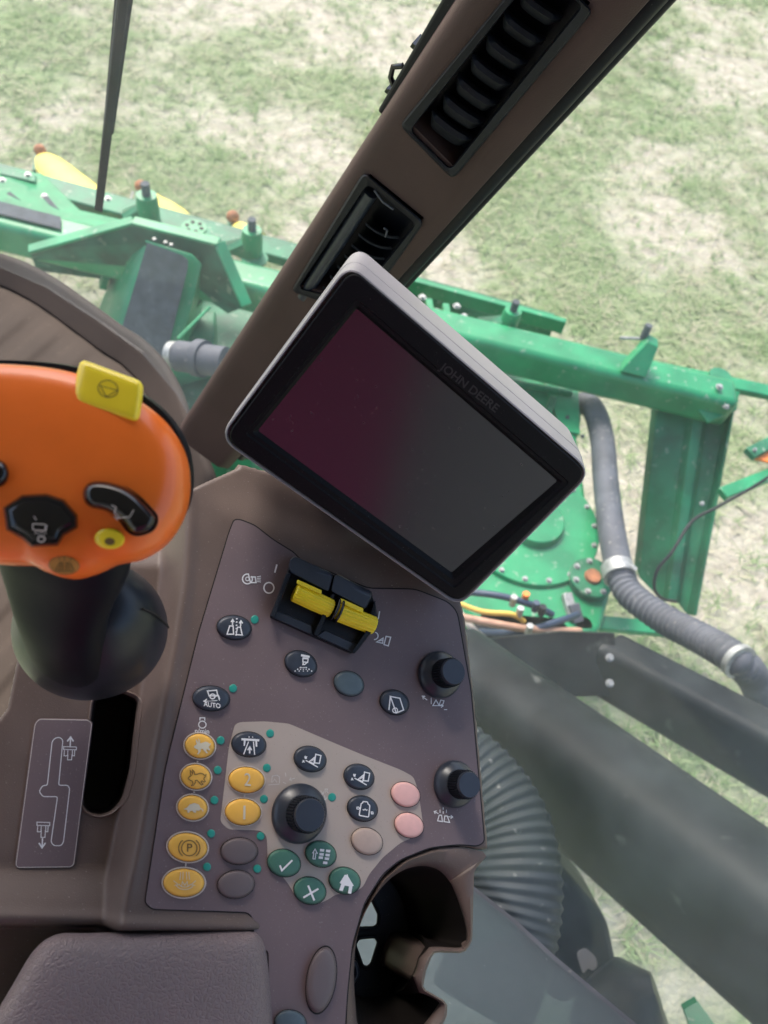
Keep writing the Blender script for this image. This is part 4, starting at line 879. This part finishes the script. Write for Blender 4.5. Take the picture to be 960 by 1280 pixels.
# twin rocker switch
def switches():
    t = mk('twin_switch', *prism([CP(*p,.004) for p in rounded(c4([(388,132),(572,212),(755,290),(786,440),(668,580),(486,500),(288,410),(368,205)]),3,3)], -CN*.0035), BLACK, cons, bevel=.0006)
    def blk(poly, z0, z1, m=BLACK, r=2.5, name='switch_housing', par=t):
        ol = rounded(c4(poly), r, 3)
        return mk(name, *loft([[CP(*p,z0) for p in ol],[CP(*p,z1-.0008) for p in ol],[CP(*p,z1) for p in inset(ol,1.0)]],False,True), m, par, smooth=40)
    blk([(374,150),(398,128),(566,204),(576,224),(556,296),(378,205)], .002,.012, SATIN, 4, 'switch_cap')
    blk([(582,222),(600,214),(752,290),(756,312),(728,376),(566,292)], .002,.012, SATIN, 4, 'switch_cap')
    blk([(362,205),(384,210),(308,415),(286,408)], .002,.013)
    blk([(770,330),(788,440),(676,582),(660,572),(762,440)], .002,.012)
    blk([(570,300),(590,305),(508,502),(486,492)], .002,.011)
    blk([(320,380),(478,448),(486,498),(292,412)], .002,.006, SATIN)
    blk([(540,470),(696,540),(668,576),(500,500)], .002,.006, SATIN)
    s = CP(*c4([(580,380)])[0],.012)-CP(*c4([(400,300)])[0],.012); s/=np.linalg.norm(s)
    for a,b,tab in (((398,296),(570,374),[(414,238),(526,288),(522,306),(408,256)]),((600,388),(768,452),[(612,324),(718,372),(714,392),(606,344)])):
        p,q = CP(*c4([a])[0],.010), CP(*c4([b])[0],.010); L_ = np.linalg.norm(q-p); dd=(q-p)/L_; u = np.cross(dd,CN); u/=np.linalg.norm(u); n_=np.cross(u,dd)
        if n_@CN<0: n_=-n_
        loops=[]
        A = np.linspace(0,2*math.pi,64,endpoint=False)
        for k,r in ((0,.0058),(.03,.0066),(.5,.0068),(.97,.0066),(1,.0058)):
            loops.append([p+dd*L_*k+(u*math.cos(x)+n_*math.sin(x))*(r+.00025*(1 if (i%4)<2 else -1)) for i,x in enumerate(A)])
        o = mk('rocker_roller', *loft(loops), SWY, t, smooth=30)
        mk('rocker_tab', *loft([[CP(*p_,.010) for p_ in c4(tab)],[CP(*p_,.0165) for p_ in c4(tab)]],False,True), SWY, o, bevel=.0006)
    c = CP(*c4([(594,378)])[0],.011)
    A = np.linspace(0,2*math.pi,40)
    for off in (-.0016,.0016):
        mk('divider_ring', *tube([c+s*off+ (np.cross(s,CN)*math.cos(x)*.0085 + CN*math.sin(x)*.0075) for x in A],.0010,8), GLOSS, t, smooth=60)
    return t
switches()

# cup holder
def cup():
    outer = rounded([(428,1400),(430,1320),(433,1250),(440,1190),(453,1146),(479,1101),(509,1075),(546,1061),(575,1060),(609,1067),(591,1088),(590,1130),(589,1176),(580,1190),(541,1189),(531,1213),(527,1236),(558,1254),(557,1272),(530,1310),(480,1400)],5,4)
    # inner loop is built by pairing every outer point with one towards the centre
    inn = cat([(452,1290),(444,1250),(443,1200),(449,1160),(466,1124),(492,1095),(520,1083),(545,1086),(562,1102),(572,1124),(580,1150),(583,1170),(576,1184),(532,1185),(520,1212),(514,1234),(546,1250),(545,1260),(520,1290),(490,1300)],5,True)
    outer = resample(outer+[outer[0]],140)[:-1]; 
    # match by angle round the cup centre
    c0 = np.array([505,1190.])
    I = np.array(resample(inn+[inn[0]],600)[:-1]); O = np.array(outer)
    best=[]; 
    for p in O:
        d = np.linalg.norm(I-p,axis=1); best.append(int(np.argmin(d)))
    # keep monotone order
    Iu = np.unwrap(np.array(best)*2*math.pi/600); Iu = np.maximum.accumulate(Iu) if Iu[-1]>Iu[0] else np.minimum.accumulate(Iu)
    def at(u): 
        k = (u/(2*math.pi)*600)%600; i=int(k); fr_=k-i; return I[i%600]*(1-fr_)+I[(i+1)%600]*fr_
    IN = [at(u) for u in Iu]
    t = empty('cup_holder', CP(505,1190,-.09), 'brown plastic cup holder with notched side at console corner', 'cup holder')
    O2 = inset(list(O),-1.5)
    Ls = [[CP(*p,-.0005)-CN*.078 for p in O2],[CP(*p,-.0015) for p in O2],[CP(*(p+(i-p)*.14),.0002) for p,i in zip(O,IN)],[CP(*(p+(i-p)*.6),-.002) for p,i in zip(O,IN)],[CP(*(p+(i-p)*.9),-.0055) for p,i in zip(O,IN)],[CP(*i,-.009) for i in IN]]
    mk('cup_wall', *loft(Ls,False,False), BODY, t, smooth=50)
    def el_(p): 
        an = math.atan2((p[1]-c0[1])/1.5,p[0]-c0[0]); return c0+np.array([54*math.cos(an),88*math.sin(an)])
    ci = np.array([505,1190.]); EL=[el_(p) for p in IN]
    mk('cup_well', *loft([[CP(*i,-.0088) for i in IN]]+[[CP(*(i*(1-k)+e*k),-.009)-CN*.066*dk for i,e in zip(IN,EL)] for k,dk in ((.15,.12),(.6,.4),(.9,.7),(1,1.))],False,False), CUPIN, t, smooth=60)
    # floor with cut-outs
    fl = CP(*c0,-.009)-CN*.066; FP = Plane(fl, CN)
    bm = bmesh.new(); edges=[]
    def loop(pts):
        vs=[bm.verts.new(tuple(FP(*p)-0*CN)) for p in pts]
        for i in range(len(vs)): edges.append(bm.edges.new((vs[i],vs[(i+1)%len(vs)])))
    loop(ell(452,1168,66,98,0,48))
    holes = [rounded(c8([(425,285),(456,350),(452,398),(436,410),(365,412),(330,380),(360,280)]),3,3), rounded(c8([(370,452),(440,446),(455,470),(425,565),(405,582),(385,575),(352,480)]),3,3)]
    for h in holes: loop(h)
    bmesh.ops.triangle_fill(bm, use_beauty=True, use_dissolve=False, edges=edges)
    me_v=[tuple(v.co) for v in bm.verts]; bm.verts.index_update(); 
    # drop the faces that fill the holes
    fcs=[]
    for f_ in bm.faces:
        cpt = np.mean([np.array(v.co) for v in f_.verts],0); 
        # back to pixels
        cl = M.T@(cpt-CAM); px_=480+F*cl[0]/-cl[2]; py_=640-F*cl[1]/-cl[2]
        if any(inside(np.array([px_]),np.array([py_]),h)[0] for h in holes): continue
        fcs.append(tuple(v.index for v in f_.verts))
    bm.free()
    mk('cup_floor', me_v, fcs, BLACK, t, smooth=0, solid=.002)
    for h in holes: mk('floor_web', *tube([FP(*p)+CN*.001 for p in h+[h[0]]],.0014,8), BLACK, t, smooth=60)
    mk('rubber_finger', *tube([FP(*p,.01) for p in cat(c8([(335,600),(350,560),(362,590),(360,620),(345,640)]),5)],.002,10), SATIN, t, smooth=60)
cup()

# armrest pad
def armrest():
    t = empty('armrest', CP(170,1300,-.08), 'padded vinyl armrest filling the bottom left corner', 'armrest')
    ol = cat([(70,1168),(110,1166),(180,1164),(250,1162),(300,1160),(322,1164),(333,1180),(338,1210),(342,1260),(347,1340),(350,1460),(180,1470),(-140,1470),(-80,1380),(-20,1290),(15,1232),(42,1188)],6,True)
    AP = Plane(CP.p0+CN*-.014, camvec((.36,.30,.87)))
    lv = [(0,-.045),(0,-.018),(.5,-.008),(3,.0),(8,.0055),(15,.0092),(26,.0118),(45,.0135),(75,.015)]
    loops=[]; P_ = np.array(ol); c = np.array([150.,1330.])
    prev = ol
    for i,(ins,h) in enumerate(lv):
        o_ = scaled(ol, 1-ins/170., c) if ins>20 else inset(ol,ins)
        loops.append([AP(*p,h+.014) for p in o_])
    mk('armrest_pad', *loft(loops,False,True), LEATHER, t, smooth=80)
armrest()

# ------------------------------------------------------------------ display
def display():
    l = np.array([.788,.918,1.,.871])*.60
    q = [D(x,y,d) for (x,y),d in zip([(436,328),(742,590),(574,760),(272,548)],l)]
    e1=(q[1]-q[0]+q[2]-q[3])/2; e2=(q[3]-q[0]+q[2]-q[1])/2; n=np.cross(e2,e1); n/=np.linalg.norm(n)
    MP = Plane(np.mean(q,0), n if n@(CAM-q[0])>0 else -n); n=MP.n
    t = empty('display_monitor', MP(424,660,-.05), 'grey cased touchscreen display with black bezel mounted above the console', 'display')
    ol = rounded([(436,328),(742,590),(574,760),(272,548)],[26,26,20,26],8)
    sh = lambda q_,dx,dy: [p+np.array([dx,dy],float) for p in q_]
    def at(p,w): return MP(*p,0)+n*w
    loops=[[at(p,-.072) for p in sh(inset(ol,10),14,0)],[at(p,-.064) for p in sh(inset(ol,2),14,0)],[at(p,-.022) for p in sh(inset(ol,-1.),5,0)],[at(p,-.0215) for p in sh(inset(ol,0),5,0)],[at(p,-.0205) for p in sh(inset(ol,0),5,0)],[at(p,-.020) for p in sh(inset(ol,-.6),5,0)],[at(p,-.003) for p in inset(ol,-.3)],[at(p,-.0006) for p in inset(ol,.4)],[at(p,0) for p in inset(ol,2.2)],[at(p,-.001) for p in inset(ol,3.6)],[at(p,-.006) for p in inset(ol,3.8)]]
    mk('casing', *loft(loops,True,True), GREYC, t, smooth=35)
    # bezel ring with recess to the screen
    sc_ol = resample(rounded([(446,384),(702,603),(566,722),(318,540)],5,4),len(ol)*1+0)
    bo = rounded([(440,334.5),(735,590),(573,753),(280,547)],[20,20,15,20],8); bo = [p for p in bo]
    so_ = rounded([(446,382),(703,603),(567,724),(316,540)],[4,4,4,4],8)
    so2 = rounded([(446,388),(697,603),(565,717),(323,540)],[3,3,3,3],8)
    so3 = rounded([(446,372),(712,602),(568,735),(306,541)],[6,6,6,6],8)
    mk('bezel', *loft([[at(p,-.0008) for p in bo],[at(p,.0009) for p in inset(bo,.5)],[at(p,.0015) for p in inset(bo,2)],[at(p,.0015) for p in so3],[at(p,.0005) for p in inset(so3,1.5)],[at(p,.0002) for p in inset(so_,-1)],[at(p,-.0030) for p in so2]],False,False), BEZ, t, smooth=25)
    mk('screen', *prism([at(p,-.0026) for p in inset(so2,-1)], -n*.0008), SCREEN, t, smooth=0)
    # embossed lettering along the upper edge
    ang = R(38.2); text('embossed_lettering','JOHN DEERE',t,.0017,(587,485),(15.5*math.cos(ang),15.5*math.sin(ang)),(15*math.sin(ang),-15*math.cos(ang)),EMB,pl=MP,bold=.02)
    # neck that carries the display from the console
    mk('mount_neck', *tube([MP(430,560,-.05),MP(420,640,-.09),CP(400,640,-.03)],.022,20), BLACK, t, smooth=60)
display()

# ------------------------------------------------------------------ hydro lever
def lever():
    t = empty('drive_lever', CP(115,860,LW), 'orange topped multifunction lever with black rubber boot and yellow button', 'control lever')
    LPn = camvec((.05,.10,.98)); HP = Plane(D(110,600,.36), LPn)
    ol = cat([(-190,560),(-180,490),(-110,462),(-30,456),(50,459),(110,470),(165,492),(208,522),(234,560),(242,598),(236,640),(214,676),(182,698),(146,706),(118,718),(88,724),(60,716),(42,708),(0,706),(-60,700),(-140,680),(-180,630)],6,True)
    ol = [np.array([p[0]-(7.*max(0,p[0]-60)/180.), p[1]]) for p in ol]
    c = np.array([40.,585.])
    def sec(k,w,dx=0,dy=0): return [HP(*(p+np.array([dx,dy])),0)+HP.n*w for p in scaled(ol,k,c)]
    mk('lever_head', *loft([sec(.985,-.012),sec(1.0,-.006),sec(.995,.001),sec(.975,.006),sec(.93,.0105),sec(.86,.0135),sec(.76,.0155),sec(.6,.017),sec(.4,.0178),sec(.18,.018)],True,True), ORANGE, t, smooth=80)
    # dark band behind
    mk('head_back', *loft([sec(.88,-.040),sec(.955,-.034,-1,-16),sec(.98,-.024,-2,-20),sec(.985,-.013,-1,-18),sec(.985,-.0065,-1,-13),sec(.97,-.006,0,-4)],True,True), RUBBER, t, smooth=60)
    # neck
    nk=[]
    for (cx,cy,rx,ry,dp) in [(76,640,100,62,.385),(78,700,88,40,.395),(74,735,70,38,.405),(74,770,60,38,.412),(80,800,54,38,.425),(92,835,54,34,.45)]:
        pl = Plane(D(cx,cy,dp), camvec((.05,.65,.75)))
        nk.append([pl(*p) for p in ell(cx,cy,rx,ry,12,40)])
    mk('lever_neck', *loft(nk), RUBBER, t, smooth=80, subsurf=1)
    # boot: domed lathe round an axis normal to the ledge
    # boot: squat ellipsoid bell
    bt=[]
    for (cx,cy,rx,ry,dp) in [(112,790,90,77,.50),(112,790,97,86,.485),(112,788,99,88,.47),(111,785,98,85,.455),(111,780,93,79,.442),(111,772,84,68,.43),(111,764,68,55,.42),(110,756,44,38,.412)]:
        pl = Plane(D(cx,cy,dp), camvec((.15,.25,.95)))
        bt.append([pl(*p) for p in ell(cx,cy,rx,ry,-8,56)])
    b = mk('rubber_boot', *loft(bt), BOOT, t, smooth=80, subsurf=1)
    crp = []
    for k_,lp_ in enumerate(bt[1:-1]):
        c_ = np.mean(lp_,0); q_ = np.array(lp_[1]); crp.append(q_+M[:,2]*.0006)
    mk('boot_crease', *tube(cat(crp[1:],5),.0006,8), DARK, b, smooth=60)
    def on(poly, z0, z1, name, m, r=5, par=t, bul=.0015, tilt=None):
        o_ = rounded(poly, r, 5)
        return mk(name, *loft([[HP(*p,z0) for p in inset(o_,-.6)],[HP(*p,z1-.0016) for p in o_],[HP(*p,z1-.0005) for p in inset(o_,1.5)],[HP(*p,z1) for p in inset(o_,4)],[HP(*p,z1+bul*.4) for p in scaled(inset(o_,4),.6)]],False,True), m, par, smooth=60)
    c3 = cc(0,400,2.56)
    # yellow block on the top edge
    P5 = Plane(HP.p0, HP.n)
    yb = rounded([(101,449),(180,478),(174,530),(87,503)],[9,11,9,11],5)
    yo = mk('yellow_button', *loft([[HP(*p,-.004) for p in inset(yb,-.5)],[HP(*p,.0115) for p in yb],[HP(*p,.0135) for p in scaled(yb,.965)],[HP(*p,.0150) for p in scaled(yb,.91)],[HP(*p,.0158) for p in scaled(yb,.83)],[HP(*p,.0161) for p in scaled(yb,.6)],[HP(*p,.0162) for p in scaled(yb,.3)]],False,True), LYEL, t, smooth=80)
    k0 = (135,486)
    strokes('symbol', yo, .0165, [(ell(*k0,12.5,10.5,15),1.1,True),([(125,482),(147,488),(133,496)],1.1,True)], INKD, pl=HP)
    # rocker, eight sided switch, small yellow button, badge, left switch
    rk = cat(c3([(265,545),(285,520),(330,516),(390,532),(440,565),(480,605),(500,635),(485,670),(440,685),(410,672),(385,640),(340,612),(290,600),(268,578)]),4,True)
    ro = mk('thumb_rocker', *loft([[HP(*p,.010) for p in inset(rk,-1)],[HP(*p,.0165) for p in rk],[HP(*p,.0205) for p in inset(rk,2)],[HP(*p,.0228) for p in inset(rk,5)],[HP(*p,.0236) for p in inset(rk,8)],[HP(*p,.0238) for p in inset(rk,10)]],False,True), GLOSS, t, smooth=70)
    mk('rocker_gap', *loft([[HP(*(p),.0105) for p in inset(rk,-3)],[HP(*(p),.0165) for p in inset(rk,-2.2)],[HP(*(p),.0155) for p in inset(rk,-.5)]],False,False), DARK, ro)
    strokes('symbol', ro, .0240, [(c3([(356,592),(372,600),(366,616),(384,634)]),1.3,False),(c3([(372,634),(415,630),(428,608)]),1.2,False),(c3([(366,628),(376,640)]),1.2,False)], RINGW, pl=HP)
    oc = [np.array(p) for p in c3([(70,560),(150,556),(205,575),(248,625),(248,665),(205,690),(185,722),(100,726),(70,700),(20,672),(10,600)])]
    oo = mk('octagon_switch', *loft([[HP(*p,.010) for p in inset(oc,-1)],[HP(*p,.018) for p in oc],[HP(*p,.0205) for p in inset(oc,3)],[HP(*p,.0208) for p in inset(oc,7)],[HP(*p,.0235) for p in inset(oc,9)],[HP(*p,.0240) for p in inset(oc,12)]],False,True), GLOSS, t, smooth=30)
    strokes('symbol', oo, .0243, [(c3([(108,628),(116,640)]),1.2,False),(rounded(c3([(104,652),(146,654),(144,674),(106,672)]),1.5,2),1.3,True),(c3([(150,656),(146,676)]),1.2,False),(ell(*c3([(132,701)])[0],4.4,3.6),1.6,True)], RINGW, pl=HP)
    text('lettering','AUTO',oo,.0243,(c3([(129,680)])[0][0],c3([(129,682)])[0][1]),(5.4,.2),(0,-5),RINGW,pl=HP)
    sb = ell(*c3([(350,700)])[0],19,13,5,30)
    so3 = mk('small_button', *loft([[HP(*p,.008) for p in sb],[HP(*p,.0175) for p in sb],[HP(*p,.0187) for p in scaled(sb,.9)],[HP(*p,.019) for p in scaled(sb,.6)]],False,True), LYEL, t, smooth=60)
    strokes('symbol', so3, .0193, [], INKD, pl=HP, fills=[ell(*c3([(351,709)])[0],6.4,4.6,5,20)])
    bd = ell(*c3([(205,785)])[0],19.5,11.5,5,36)
    bo_ = mk('badge', *loft([[HP(*p,.006) for p in bd],[HP(*p,.0135) for p in bd],[HP(*p,.0142) for p in scaled(bd,.92)]],False,True), mat('badge_bronze',(.62,.27,.06),.5), t, smooth=40)
    strokes('symbol', bo_, .0145, [(scaled(bd,.97),.8,True)]+[(c3([(x,800),(x+dx,775)]),1.1,False) for x,dx in ((178,14),(190,6),(200,0),(212,0),(222,-6),(236,-14))]+[(c3([(176,802),(236,804)]),1.1,False),(c3([(192,768),(188,760)]),1,False),(c3([(224,770),(228,762)]),1,False),(c3([(206,770),(206,758)]),1,False)], INKD, pl=HP)
    lf = ell(-6,592,17,18,0,30)
    mk('side_switch', *loft([[HP(*p,.008) for p in lf],[HP(*p,.018) for p in lf],[HP(*p,.0215) for p in scaled(lf,.8)],[HP(*p,.0225) for p in scaled(lf,.4)]],False,True), GLOSS, t, smooth=70)
lever()
